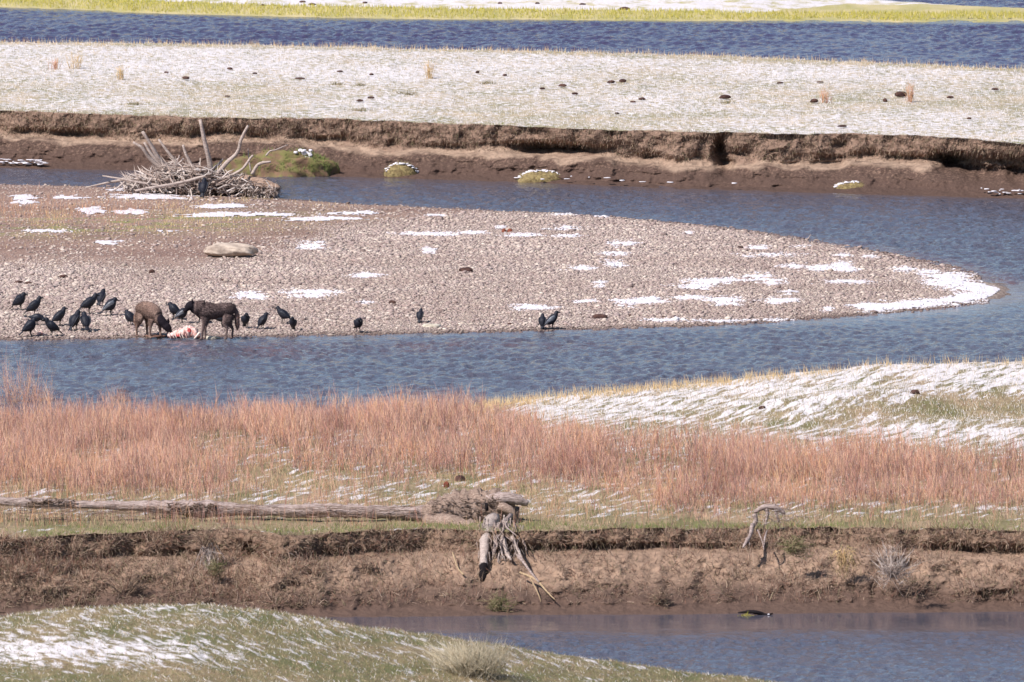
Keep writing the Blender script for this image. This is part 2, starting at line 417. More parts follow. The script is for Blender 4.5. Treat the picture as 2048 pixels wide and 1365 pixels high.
M['hill'] = ground_mat('grassy_hill', (104, 88, 70), (98, 100, 66), (138, 122, 94), 0.52, 0.64, (6.0, 1.3, 1), R(17), 1.0, 'snow')
M['shore'] = ground_mat('far_shore', (180, 168, 140), (160, 154, 96), (188, 174, 128), 0.42, 0.6, (1, 0.5, 1), 0, 2.2, 'snow')

# gravel bar
t = MT('gravel_and_sand', 0.9, 0.2)
n = t.noise(14, 6); nb = t.noise(0.5, 4, t.map((0.5, 1, 1)))
v = t.vor(16, None, 'Color')
g = t.mix(0.6, t.ramp(n, [(0.3, srgb(140, 122, 112)), (0.5, srgb(166, 148, 136)), (0.7, srgb(190, 172, 160))]), t.ramp(v, [(0.2, srgb(120, 106, 98)), (0.8, srgb(184, 170, 156))]))
s_ = t.ramp(nb, [(0.4, srgb(156, 130, 116)), (0.6, srgb(136, 110, 98))])
g = t.mix(t.at('sand'), g, s_)
g = t.mix(t.math('MULTIPLY', t.at('green'), t.ramp(t.noise(2.2, 5, t.map((0.5, 1, 1))), [(0.45, 0.0), (0.6, 1.0)])), g, srgb(134, 134, 86))
wet = t.ramp(t.math('ADD', t.z(), t.math('MULTIPLY', t.math('SUBTRACT', n, 0.5), 0.02)), [(0.0, 1.0), (0.022, 0.0)])
g = t.mix(t.math('MULTIPLY', wet, 0.6), g, srgb(72, 56, 52))
t.col(g); t.bump(t.math('ADD', n, t.vor(14)), 0.04); M['gravel'] = t.m

_, X, Y, Z = sheet('gravel_bar', z_bar, -23, 12.2, 0.06, 352, 416, 0.16, M['gravel'], 'gravel bar tapering to a point in the river')
gb = bpy.data.objects['gravel_bar'].data
pu, pv = to_px(X, Y, Z)
sand_v = np.interp(pu, [-700, 0, 300, 560, 800, 1000, 1500], [540, 540, 530, 495, 450, 428, 400])
SAND = sst(25, -25, pv - sand_v + 30 * fbm(X * 0.3, Y * 0.2, 3, 61))
attr(gb, 'sand', SAND)
GREEN = np.exp(-((pv - 455 + 0.03 * pu - 0.0) / 22) ** 2) * sst(900, 300, pu) + np.exp(-((pv - 388) / 10) ** 2) * sst(330, 420, pu) * sst(640, 540, pu)
attr(gb, 'green', np.clip(GREEN, 0, 1))

# snow lying on the bar: patches given by where they lie
PATCH = [(295, 393, 75, 7), (230, 381, 30, 4), (440, 413, 52, 4), (455, 431, 80, 5), (265, 424, 36, 5), (185, 422, 24, 7), (45, 400, 34, 9), (640, 437, 100, 5), (710, 428, 50, 3), (218, 485, 32, 6), (622, 491, 30, 7), (380, 388, 40, 4),
 (725, 427, 30, 5), (860, 468, 58, 5), (940, 467, 34, 3), (1045, 471, 48, 4), (1000, 456, 12, 3), (1135, 457, 34, 4), (1140, 472, 26, 3), (1245, 489, 34, 6), (1235, 508, 34, 5), (1225, 528, 24, 8), (1170, 537, 32, 5), (1205, 435, 12, 3), (855, 502, 14, 4), (735, 551, 32, 6), (730, 606, 16, 3), (1070, 616, 46, 5), (1200, 569, 18, 6), (1265, 608, 40, 7), (1290, 603, 42, 9), (1170, 604, 24, 4), (500, 592, 34, 6), (620, 588, 46, 7), (1440, 562, 60, 6), (1400, 572, 50, 7), (1510, 555, 46, 8), (1545, 566, 30, 8), (1380, 595, 44, 4),
 (1520, 497, 24, 4), (1545, 511, 60, 4), (1600, 494, 22, 3), (1640, 537, 40, 6), (1680, 530, 26, 6), (1690, 541, 24, 6), (1590, 533, 34, 6), (1685, 512, 18, 4), (1740, 513, 16, 4), (1810, 540, 30, 5), (1860, 545, 26, 4), (1900, 565, 50, 12), (1950, 578, 46, 16), (1985, 584, 28, 13), (1920, 600, 60, 8), (1860, 606, 70, 7), (1790, 614, 70, 6), (1750, 622, 40, 5), (1740, 611, 30, 6), (1700, 565, 60, 5), (1450, 605, 40, 10), (1560, 602, 30, 6), (1340, 641, 50, 4), (1440, 643, 60, 4), (1560, 641, 30, 3), (1380, 467, 16, 3), (1900, 556, 40, 10), (1655, 620, 14, 5), (1580, 585, 22, 5), (870, 431, 20, 2), (1130, 430, 30, 2), (560, 432, 40, 3), (140, 396, 30, 4), (90, 462, 60, 3), (330, 463, 50, 3)]
def snow_mask(X, Y, u, v):
    mk = np.full(X.shape, -1.0)
    for a, b, c, d in PATCH:
        mk = np.maximum(mk, 1 - np.hypot((u - a) / (c * 1.15), (v - b) / (d * 1.25)))
    return mk - 0.10 * sst(1880, 1700, u) * sst(900, 1150, u) + 0.7 * fbm(X * 1.1, Y * 1.9, 4, 71) + 0.5 * fbm(X * 4, Y * 4.5, 3, 73)
# stones of the bar
def stones(N):
    x = RS.uniform(-14.5, 10.3, N * 2); y = RS.uniform(356.0, 404.0, N * 2)
    s = poly_sd(x, y, BARW); k = s > -0.35; x, y, s = x[k], y[k], s[k]
    z = z_bar(x, y); u, v = to_px(x, y, z)
    sv = np.interp(u, [-700, 0, 300, 560, 800, 1000, 1500], [540, 540, 530, 495, 450, 428, 400])
    p = 1 - 0.92 * sst(25, -25, v - sv + 30 * fbm(x * 0.3, y * 0.2, 3, 61))
    k = RS.rand(len(x)) < p; x, y, z = x[k], y[k], z[k]; n = len(x)
    v0, f0 = ico_data()
    r = np.clip(np.exp(RS.normal(-4.05, 0.42, n)) * (1 + 0.35 * fbm(x * 0.4, y * 0.25, 3, 77)), 0.010, 0.075)
    sc = np.stack([r * RS.uniform(0.9, 1.7, n), r * RS.uniform(0.8, 1.4, n), r * RS.uniform(0.42, 0.8, n)], 1)
    V = v0[None] * (1 + RS.uniform(-0.16, 0.16, (n, 12, 1))) * sc[:, None]
    a = RS.rand(n) * 6.28; c, s2 = np.cos(a)[:, None], np.sin(a)[:, None]
    tilt = RS.uniform(-0.3, 0.3, (n, 1))
    vx = V[..., 0] * c - V[..., 1] * s2; vy = V[..., 0] * s2 + V[..., 1] * c; vz = V[..., 2] + vx * tilt
    V = np.stack([vx + x[:, None], vy + y[:, None], vz + (z + sc[:, 2] * 0.35)[:, None]], -1)
    F = (f0[None] + (np.arange(n) * 12)[:, None, None]).reshape(-1, 3)
    uu, vv = to_px(x, y, z); sn = np.repeat(snow_mask(x, y, uu, vv) - 0.22 + RS.uniform(-0.35, 0.35, n), 12)
    return V.reshape(-1, 3), F, np.clip(sn * 4 + 0.4, 0, 1)
V, F, sn = stones(240000)
ms_ = mesh('river_stones', V, F, True); attr(ms_, 'snow', sn)
tag(link('river_stones', ms_, M['stones']), 'rounded grey and tan river stones covering the gravel bar', 'gravel', kind='stuff')

def snow_bar():
    xs = np.arange(-13.5, 11, 0.045); ys = np.arange(357, 405, 0.14); X, Y = np.meshgrid(xs, ys); sh = X.shape; X = X.ravel(); Y = Y.ravel()
    Z = z_bar(X, Y); u, v = to_px(X, Y, Z); mk = snow_mask(X, Y, u, v) - 0.16 + 0.3 * fbm(X * 11, Y * 11, 2, 79)
    h = Z + 0.024 * np.clip(mk * 1.3, -0.5, 1) + 0.002 + 0.012 * fbm(X * 9, Y * 9, 2, 75)
    # only where it is dry
    mk = np.where(Z > 0.012, mk, -1)
    F = grid(sh[1], sh[0]); keep = (mk[F] > -0.02).all(1); F = F[keep]
    ids = np.unique(F); re = np.zeros(len(X), int); re[ids] = np.arange(len(ids))
    return np.stack([X, Y, h], 1)[ids], re[F]
V, F = snow_bar()
tag(link('snow_patches', mesh('snow_patches', V, F), M['snow']), 'thin melting snow patches lying on the gravel bar', 'snow', kind='stuff')

# ------------------------------------------------------------------ meadows
o, X, Y, Z = sheet('meadow', z_mead, -17, 17, 0.045, NB_TOP, 341, 0.13, M['meadow'], 'willow flat and snowy mound between the two river arms')
pu, pv = to_px(X, Y, Z)
cv = CREST_V(pu)
m_sn = sst(960, 1120, pu) * sst(np.interp(pu, [1000, 1500, 2048], [850, 880, 925]), np.interp(pu, [1000, 1500, 2048], [825, 840, 880]), pv) * 0.25
gr = np.exp(-((pu - 1960) / 210) ** 2 - ((pv - 815) / 26) ** 2) * 0.55 + np.exp(-((pu - 1560) / 240) ** 2 - ((pv - 842) / 20) ** 2) * 0.2
m_sn = m_sn - gr + 0.05
m_sn = m_sn - 0.14 * sst(1015, 1050, pv) - 0.2 * np.exp(-((pv - 1046) / 9) ** 2) + 0.03 * np.exp(-((pv - 1015) / 22) ** 2) * sst(1000, 1150, pu) + 0.05 * np.exp(-((pv - 985) / 25) ** 2) * sst(450, 600, pu) * sst(1300, 1100, pu)
attr(o.data, 'snow', m_sn)

o, X, Y, Z = sheet('far_meadow', z_far, -20, 20, 0.07, FB_TOP, 446, 0.13, M['snowy'], 'snow dusted meadow beyond the cut bank')
pu, pv = to_px(X, Y, Z)
top_v = np.interp(pu, [0, 2048], [222, 290])
attr(o.data, 'snow', 0.16 * sst(190, 120, pv) - 0.25 * np.exp(-((pv - top_v - 2) / 7) ** 2) + 0.22 * fbm(X * 0.3, Y * 0.2, 4, 81) - 0.30 * sst(8, 0, pv - np.interp(pu, [0, 1024, 2048], [84, 103, 140])))

o, X, Y, Z = sheet('far_shore', z_shore, -24, 24, 0.12, 452, 500, 0.3, M['shore'], 'far shore with lime sedge and snow')
attr(o.data, 'snow', np.where(Y - SH(X) < np.interp(1024 + FPX * X / 460, [0, 300, 1500, 1700], [3.2, 2.4, 1.8, 6.0]), -0.9, 0.22))

o, X, Y, Z = sheet('near_hill', z_hill, -16, 14, 0.04, 262, 297, 0.12, M['hill'], 'snow dusted grassy hill in the foreground')
pu, pv = to_px(X, Y, Z)
m_ = 0.42 * np.exp(-((pu - 120) / 260) ** 2 - ((pv - 1300) / 30) ** 2) + 0.15 * np.exp(-((pu - 380) / 120) ** 2 - ((pv - 1315) / 18) ** 2) + 0.1 * sst(1255, 1225, pv) * sst(700, 500, pu) - 0.12 * sst(1320, 1350, pv) - 0.06 + 0.05 * sst(700, 900, pu)
attr(o.data, 'snow', m_)

# wide ground to the horizon, with hills around the valley
def wide():
    def ax(lim, core, n1, n2):
        a = np.linspace(-core, core, n1); b = np.geomspace(core, lim, n2)[1:]; return np.concatenate([-b[::-1], a, b])
    xs = ax(9000, 120, 60, 30); ys = 375 + ax(9000, 160, 60, 30); X, Y = np.meshgrid(xs, ys); sh = X.shape; X = X.ravel(); Y = Y.ravel()
    core = sst(60, 20, np.abs(X)) * sst(110, 95, np.abs(Y - 385))
    cut = np.maximum(core, sst(12, 8, np.abs(Y - 375 - 20 * np.sin(X / 60))) * sst(400, 200, np.abs(X)))
    D = np.hypot(X, Y - 360)
    Z = 0.9 + 0.4 * fbm(X / 30, Y / 30, 3, 91) - 2.2 * cut + 480 * sst(1200, 5200, D) * (0.55 + 0.45 * fbm(X / 900, Y / 900, 4, 95))
    near = sst(60, 20, np.abs(X)) * sst(268, 262, Y)
    Z = Z * (1 - near) + 1.2 * near
    Z = Z + sst(40, 5, np.hypot(X, Y)) * 28.5
    m = mesh('ground', np.stack([X, Y, Z], 1), grid(sh[1], sh[0]))
    t = MT('valley_ground', 0.95, 0.1); n = t.noise(0.02, 6); t.col(t.ramp(n, [(0.4, srgb(120, 116, 84)), (0.52, srgb(160, 146, 112)), (0.62, SNOW)]))
    return struct(link('ground', m, t.m), 'wide valley ground and hills')
wide()

# ------------------------------------------------------------------ water
def calmness(X, Y):
    rough = np.ones(X.shape); w = 1.0 + 0.5 * fbm(X * 0.35, Y * 0.6, 3, 101)
    d = NB_BASE(X) - Y; rough *= 1 - 0.95 * sst(6.2, 2.4, d / w) * (d > -3)
    d = FB_BASE(X) - Y; rough *= 1 - 0.8 * sst(1.6, 0.2, d / w) * (d > -2)
    s = -poly_sd(X, Y, BARW); rough *= 1 - 0.75 * sst(2.6, 0.1, s / w) * (s > -3) * (Y < 372)
    rough *= 1 - 0.4 * sst(1.5, 0.1, s / w) * (s > -3) * (Y >= 372)
    d = SH(X) - Y; rough *= 1 - 0.85 * sst(1.4, 0.2, d / w) * (d > -1)
    gust = 0.85 + 0.45 * fbm(X * 0.12, Y * 0.16, 3, 103)
    return rough * np.clip(gust, 0.3, 1.2), -s
def water_sheet(name, y0, y1, mat, label, amp, edge):
    xs = np.arange(-14.5, 14.51, 0.042) if name == 'river' else np.arange(-22, 22.01, 0.06); ys = np.arange(y0, y1, 0.085); X, Y = np.meshgrid(xs, ys); sh = X.shape; X = X.ravel(); Y = Y.ravel()
    rough, s = calmness(X, Y)
    c, q = math.cos(0.25), math.sin(0.25); A = X * c + Y * q; B = Y * c - X * q
    wx = 0.35 * fbm(X * 0.5, Y * 0.5, 2, 105)
    h = 0.014 * fbm(A * 1.2 + wx, B * 0.9, 2, 107) + 0.018 * fbm(A * 3.2 + wx, B * 2.6, 1, 109) + 0.022 * fbm(A * 7.0 + wx * 3, B * 5.0, 1, 113)
    Z = h * amp * rough * (1 + 0.25 * fbm(X * 0.9, Y * 0.5, 2, 121))
    land = (s > 1.2) | ((Y > NB_TOP(X) + 1.0) & (Y < 334)) | ((Y > FB_TOP(X) + 1) & (Y < FE(X) - 0.5))
    F = grid(sh[1], sh[0]); F = F[~land[F].all(1)]; ids = np.unique(F); re = np.zeros(len(X), int); re[ids] = np.arange(len(ids))
    m = mesh(name, np.stack([X, Y, Z], 1)[ids], re[F]); attr(m, 'rough', rough[ids])
    pu, pv = to_px(X, Y, 0 * X); sh_ = 0.85 * sst(-1.1, -0.05, s + 0.3 * fbm(X, Y * 0.6, 3, 115)) * (0.35 + 0.65 * sst(1500, 1950, pu)) * (Y < 385) + 0.8 * np.exp(-((pv - 700 + 0.018 * (pu - 400) - 8 * fbm(X * 0.3, Y * 0.3, 2, 117)) / 13) ** 2 - ((pu - 760) / 420) ** 4) * (0.5 + 0.8 * fbm(X * 1.5, Y * 0.5, 3, 119))
    attr(m, 'shal', np.clip(sh_, 0, 1)[ids])
    o = struct(link(name, m, mat), label)
    # the same water, coarser, out to the sides
    e = mesh(name, [(-70, edge[0], -0.1), (70, edge[0], -0.1), (70, edge[1], -0.1), (-70, edge[1], -0.1)], [(0, 1, 2, 3)], False); attr(e, 'rough', [1] * 4); attr(e, 'shal', [0] * 4)
    struct(link(name, e, mat), label + ', outer reach')
water_sheet('river', 286, 407, M['river'], 'rippled blue river winding round the gravel bar', 1.4, (280, 425))
water_sheet('pond', 425, 480, M['pond'], 'dark blue water beyond the far meadow', 1.35, (425.05, 500))

# ------------------------------------------------------------------ cut banks
def bank(name, TOP, BASE, zt, prof, mat, label, recess, seed, amp=0.16, zf=None, dx=0.025, rows=110, turf=0.55, wavy=0.16, mid=0.09):
    """lofted bank face: prof = [(s, horizontal fraction, z)], displaced towards or away from the viewer"""
    xs = np.arange(-18, 18, dx); n = len(xs); s = np.linspace(0, 1, rows)
    X = np.repeat(xs[None], rows, 0); Sg = np.repeat(s[:, None], n, 1)
    hf = np.interp(s, [p[0] for p in prof], [p[1] for p in prof])[:, None]
    zz = np.interp(s, [p[0] for p in prof], [p[2] for p in prof])[:, None]
    T = TOP(xs)[None]; B = BASE(xs)[None]
    Y = T + (B - T) * hf
    ztop = zf(xs, TOP(xs))[None] if zf is not None else zt
    Z = zz * np.where(s[:, None] < 0.5, 1 + (ztop / zt - 1) * (1 - 2 * s[:, None]), 1) + 0 * X
    lw = fbm(X * 0.33, X * 0 + seed, 4, seed + 40) * wavy + 0.25 * wavy * fbm(X * 1.7, X * 0 + seed, 3, seed + 41)
    P = Z / zt; Z = Z + lw * sst(0.02, 0.3, Sg) * sst(1.0, 0.75, Sg)
    fade = sst(0.0, 0.06, Sg) * sst(1.0, 0.88, Sg)
    n1 = fbm(X * 0.8 + seed, Z * 1.2, 4, seed); n2 = fbm(X * 3.5, Z * 4.5, 4, seed + 4); n3 = fbm(X * 14, Z * 16, 3, seed + 8)
    ridg = 1 - np.abs(fbm(X * 1.6, Z * 0.6 + 3, 3, seed + 12)) * 2.2
    disp = amp * n1 + mid * n2 + 0.035 * n3
    tf = sst(turf + 0.08, turf - 0.05, P)           # 0 in the turf, 1 below it
    disp = disp - 0.10 * np.clip(ridg - 0.75, 0, 1) * 4 * (1 - tf)
    und = np.exp(-((P - turf - 0.02) / 0.085) ** 2) * (0.10 + 0.22 * fbm(X * 0.7, X * 0 + 2, 3, seed + 20))
    disp = disp - np.maximum(und, 0)
    for cu, w, zc, zw, dep in recess:
        xc = (cu - 1024) / FPX * float(TOP(np.array([0.0]))[0]); ww = w / FPX * float(TOP(np.array([0.0]))[0])
        e = np.exp(-np.abs((X - xc) / ww) ** 2.5 - ((Z - zc) / zw) ** 2); disp = disp - dep * e * (1 + 0.5 * n2)
    low = sst(0.5, 0.3, P) * sst(0.0, 0.12, P); disp = disp + low * (0.10 * fbm(X * 1.3, Z * 9, 4, seed + 50) + 0.07 * np.abs(fbm(X * 5, Z * 7, 3, seed + 52)))
    Y = Y - disp * fade                                    # towards the viewer is -y
    X2 = X + 0.05 * fbm(X * 3, Z * 5, 3, seed + 30) * fade
    Z2 = Z + 0.03 * fbm(X * 4, Sg * 20, 3, seed + 31) * fade
    m = mesh(name, np.stack([X2.ravel(), Y.ravel(), Z2.ravel()], 1), grid(n, rows)[:, ::-1]); attr(m, 'prof', P)
    return struct(link(name, m, mat), label), m

def bank_mat(name, turfc, sand, dark, z0, z1, z2, zwet):
    t = MT(name, 0.92, 0.15); z = t.z()
    n = t.noise(5, 6, t.map((1, 1, 1.6)), 0.65); nl = t.noise(1.2, 4, t.map((1, 1, 0.6)))
    zz = t.math('ADD', t.at('prof'), t.math('MULTIPLY', t.math('SUBTRACT', nl, 0.5), 0.35))
    c = t.ramp(zz, [(z0, srgb(*dark)), (z1, srgb(*sand)), (z2, srgb(*sand)), (min(z2 + 0.1, 1.0), srgb(*turfc))])
    c = t.mix(t.ramp(n, [(0.35, 0.55), (0.6, 0.0)]), c, srgb(*[int(q * 0.62) for q in turfc]))
    c = t.mix(t.ramp(t.noise(16, 4), [(0.5, 0.0), (0.72, 0.5)]), c, srgb(*[min(255, int(q * 1.25)) for q in turfc]))
    w = t.ramp(t.math('ADD', z, t.math('MULTIPLY', t.math('SUBTRACT', nl, 0.5), 0.12)), [(zwet * 0.5, 0.75), (zwet, 0.0)])
    c = t.mix(w, c, srgb(86, 68, 60)); t.col(c); t.bump(n, 0.08); return t.m
M['far_bank'] = bank_mat('far_cut_bank', (138, 114, 98), (168, 144, 124), (84, 66, 58), 0.36, 0.42, 0.45, 0.42)
M['near_bank'] = bank_mat('near_cut_bank', (136, 112, 94), (160, 134, 114), (124, 102, 88), 0.22, 0.45, 0.62, 0.45)
REC = [(110, 90, 0.72, 0.10, 0.30), (160, 50, 0.62, 0.1, 0.3), (340, 40, 0.8, 0.1, 0.15), (1120, 75, 0.72, 0.12, 1.0), (1070, 40, 0.62, 0.08, 0.5), (1230, 40, 0.8, 0.12, 0.2), (1440, 13, 0.75, 0.38, 0.8), (1455, 14, 0.42, 0.18, 0.7), (1680, 14, 0.95, 0.14, 0.3), (1640, 60, 0.52, 0.05, 0.3), (1900, 36, 0.62, 0.2, 1.5), (1955, 34, 0.45, 0.2, 1.5), (2040, 55, 0.55, 0.3, 1.9), (700, 40, 0.75, 0.12, 0.2), (880, 60, 0.66, 0.08, 0.2)]
REC += [(RS.uniform(-300, 2300), RS.uniform(15, 50), RS.uniform(0.58, 0.8), RS.uniform(0.05, 0.1), RS.uniform(0.12, 0.3)) for _ in range(16)]
fbo, fbm_ = bank('cut_bank', FB_TOP, FB_BASE, 1.2, [(0, 0, 1.215), (0.04, 0.0, 1.2), (0.5, 0.12, 0.58), (0.56, 0.20, 0.53), (0.62, 0.32, 0.49), (0.86, 0.66, 0.07), (0.95, 1.0, 0.005), (1, 1.6, -0.2)], M['far_bank'], 'eroded brown earth bank beyond the gravel bar', REC, 111, 0.18, z_far, 0.03, 130, 0.52, 0.26, 0.16)
REC2 = [(200, 60, 0.86, 0.05, 0.2), (505, 22, 0.85, 0.12, 0.8), (620, 90, 0.88, 0.05, 0.22), (330, 60, 0.84, 0.06, 0.2), (1250, 170, 0.92, 0.05, 0.5), (1440, 60, 0.88, 0.06, 0.24), (1650, 50, 0.9, 0.06, 0.2), (1800, 36, 0.62, 0.12, 0.8), (1940, 110, 0.88, 0.06, 0.6), (1960, 100, 0.98, 0.03, 0.15), (2040, 80, 0.8, 0.05, 0.3)]
REC2 += [(RS.uniform(-300, 2300), RS.uniform(20, 70), RS.uniform(0.3, 1.0), RS.uniform(0.04, 0.1), RS.uniform(-0.2, 0.25)) for _ in range(26)]
nbo, nbm = bank('near_bank', NB_TOP, NB_BASE, 1.25, [(0, 0, 1.26), (0.03, 0.0, 1.25), (0.30, 0.14, 0.95), (0.38, 0.20, 0.86), (0.44, 0.30, 0.80), (0.84, 0.84, 0.10), (0.92, 1.0, 0.035), (0.96, 1.15, 0.0), (1, 1.5, -0.25)], M['near_bank'], 'crumbling brown earth bank of the near river arm', REC2, 131, 0.2, z_mead, 0.025, 150, 0.72, 0.10, 0.25)

def surf_samples(m, n, filt=None):
    """random points on a bank mesh, with normals"""
    co = np.empty(len(m.vertices) * 3, np.float32); m.vertices.foreach_get('co', co); co = co.reshape(-1, 3)
    no = np.empty(len(m.vertices) * 3, np.float32); m.vertices.foreach_get('normal', no); no = no.reshape(-1, 3)
    idx = RS.randint(0, len(co), n)
    if filt is not None:
        u, v = to_px(co[idx, 0], co[idx, 1], co[idx, 2]); idx = idx[filt(u, v, co[idx])]
    return co[idx].astype(float) + RS.normal(0, 0.01, (len(idx), 3)), no[idx].astype(float)

# dead grass and rootlets hanging over both banks
def hang(name, m, n, filt, lmin, lmax, r, mat, label, down=0.8, cat='dead grass'):
    p, no = surf_samples(m, n, filt); k = len(p)
    no[:, 1] = -np.abs(no[:, 1])
    d = no * 0.5 + np.array([0, 0, -down]) + RS.normal(0, 0.42, (k, 3)); d /= np.linalg.norm(d, axis=1, keepdims=True)
    L = RS.uniform(lmin, lmax, k)[:, None]
    V, F = prisms(p, p + d * L, RS.uniform(0.6, 1.3, k) * r, no * 0.02 + RS.normal(0, 0.012, (k, 3)))
    tag(link(name, mesh(name, V, F), mat), label, cat, kind='stuff')
hang('hanging_roots', fbm_, 50000, lambda u, v, c: (c[:, 2] > 0.6) & (RS.rand(len(u)) < 0.9), 0.04, 0.15, 0.006, M['dead'], 'dead grass and rootlets hanging from the far cut bank')
hang('bank_litter', nbm, 120000, lambda u, v, c: (c[:, 2] > 0.12) & (RS.rand(len(u)) < np.where(c[:, 2] > 0.85, 0.45, np.where(u < 650, 0.8, 0.3) * (0.4 + 0.9 * (fbm(c[:, 0] * 0.9, c[:, 2] * 2, 3, 141) > -0.1)))), 0.05, 0.2, 0.006, M['dead'], 'tangle of dead stems and rootlets on the near bank', 0.35)

hang('bank_brush', nbm, 60000, lambda u, v, c: (c[:, 2] > 0.1) & (RS.rand(len(u)) < np.interp(u, [450, 700, 1100, 1650, 1850, 2048], [0.9, 0.5, 0.12, 0.35, 0.5, 0.3]) * (fbm(c[:, 0] * 1.3, c[:, 2] * 3, 3, 143) > 0.0)), 0.08, 0.3, 0.005, M['brush'], 'brown and grey dead brush growing over the near bank', -0.45)

# ------------------------------------------------------------------ grass
def field(name, zf, n, xr, yr, h, r, mat, label, filt, lean=0.35, cat='grass', sink=0.01):
    x = RS.uniform(*xr, n); y = RS.uniform(*yr, n)
    z = zf(x, y); u, v = to_px(x, y, z)
    k = filt(u, v, x, y) & (z > 0.015); x, y, z = x[k], y[k], z[k]; k = len(x)
    p = np.stack([x, y, z - sink], 1); H = RS.uniform(*h, k)
    tip = p + np.stack([RS.normal(0, lean, k) * H, RS.normal(0, lean, k) * H, H], 1)
    V, F = prisms(p, tip, RS.uniform(0.6, 1.3, k) * r, mid=False)
    return tag(link(name, mesh(name, V, F), mat), label, cat, kind='stuff')
rnd = lambda u: RS.rand(len(u))
field('dry_flat_grass', z_mead, 60000, (-14, 14), (303.4, 322), (0.06, 0.2), 0.0045, M['flat_straw'], 'dry tan grass among the willows of the near flat', lambda u, v, x, y: (rnd(u) < np.exp(-((v - 985) / 45) ** 2)) & (fbm(x * 0.7, y * 0.4, 3, 167) > -0.2), 0.3)
field('meadow_grass', z_mead, 80000, (-14, 14), (303.3, 330), (0.03, 0.12), 0.007, M['grass'], 'short green and straw grass on the willow flat', lambda u, v, x, y: (y > NB_TOP(x) + 0.05) & (fbm(x * 0.8, y * 0.4, 3, 151) > -0.25) & ~((u > 1050) & (y > 323) & (rnd(u) < 0.85)))
field('mound_grass', z_mead, 30000, (-2, 14), (320, 335), (0.03, 0.10), 0.006, M['frost_grass'], 'frosted grass on the snowy mound', lambda u, v, x, y: (u > 1050))
field('mound_hollow_grass', z_mead, 14000, (5, 14), (320, 334), (0.04, 0.11), 0.007, M['grass'], 'green grass in the hollow of the snowy mound', lambda u, v, x, y: rnd(u) < np.exp(-((u - 1960) / 200) ** 2 - ((v - 815) / 24) ** 2) + 0.5 * np.exp(-((u - 1560) / 220) ** 2 - ((v - 842) / 16) ** 2))
field('crest_straw', z_mead, 26000, (-1, 14), (331, 335.2), (0.08, 0.26), 0.005, M['straw'], 'pale straw stems along the crest of the snowy mound', lambda u, v, x, y: (v < CREST_V(u) + 7) & (rnd(u) < np.where(u < 1560, 0.55, 0.2) * (0.3 + 0.7 * (fbm(x * 1.5, y, 3, 153) > 0))), 0.2)
field('bank_top_grass', z_mead, 26000, (-14, 14), (303, 309), (0.04, 0.11), 0.007, M['green_grass'], 'fresh green grass along the lip of the near bank', lambda u, v, x, y: (y > NB_TOP(x) + 0.03) & (rnd(u) < np.exp(-((y - NB_TOP(x)) / 1.4) ** 2)) & (fbm(x * 0.6, y * 0.5, 3, 157) > -0.1))
field('far_meadow_grass', z_far, 80000, (-14.5, 14.5), (397, 440), (0.02, 0.08), 0.008, M['frost_grass'], 'frosted grass covering the far meadow', lambda u, v, x, y: (y > FB_TOP(x) + 0.05) & (y < FE(x) + 1))
field('far_edge_straw', z_far, 22000, (-15, 15), (415, 434), (0.05, 0.2), 0.006, M['straw'], 'straw stems along the far edge of the snowy meadow', lambda u, v, x, y: (np.abs(y - FE(x)) < 1.0) & (rnd(u) < 0.8), 0.2)
field('bank_edge_green', z_far, 9000, (-14.5, 14.5), (396, 409), (0.03, 0.07), 0.008, M['green_grass'], 'green grass along the lip of the far cut bank', lambda u, v, x, y: (y > FB_TOP(x)) & (y < FB_TOP(x) + 0.9) & (fbm(x * 0.5, y * 0.0, 3, 159) > 0.0))
field('lime_sedge', z_shore, 60000, (-15.5, 15.5), (455, 466), (0.05, 0.14), 0.011, M['lime'], 'lime green sedge along the far shore', lambda u, v, x, y: (y - SH(x) > 0.02) & (y - SH(x) < np.interp(u, [0, 300, 1500, 1700], [3.2, 2.6, 2.0, 3.0])), 0.15)
field('hill_grass', z_hill, 80000, (-11, 6), (268, 292), (0.02, 0.08), 0.006, M['grass'], 'short grass on the foreground hill', lambda u, v, x, y: (fbm(x * 0.8, y * 0.4, 3, 161) > -0.3) & (rnd(u) < 1 - 0.8 * np.exp(-((u - 120) / 260) ** 2 - ((v - 1300) / 30) ** 2)), 0.6)
field('hill_frost', z_hill, 26000, (-11, 6), (268, 292), (0.03, 0.08), 0.006, M['frost_grass'], 'frosted grass blades on the foreground hill', lambda u, v, x, y: rnd(u) < 0.4 + 0.6 * (v < 1260), 0.6)
field('bar_straw', z_bar, 26000, (-14, -1), (370, 400), (0.04, 0.14), 0.005, M['straw'], 'sparse dry straw on the sandy back of the gravel bar', lambda u, v, x, y: (rnd(u) < np.exp(-((v - 440 + 0.02 * u) / 30) ** 2) * sst(800, 300, u)) & (fbm(x * 0.7, y * 0.3, 3, 163) > -0.05), 0.2)
field('bar_red_stems', z_bar, 9000, (-14, -5), (375, 398), (0.08, 0.22), 0.004, M['red_stem'], 'reddish dry stems on the sandy back of the gravel bar', lambda u, v, x, y: (rnd(u) < np.exp(-((v - 425) / 22) ** 2) * sst(420, 200, u)), 0.2)

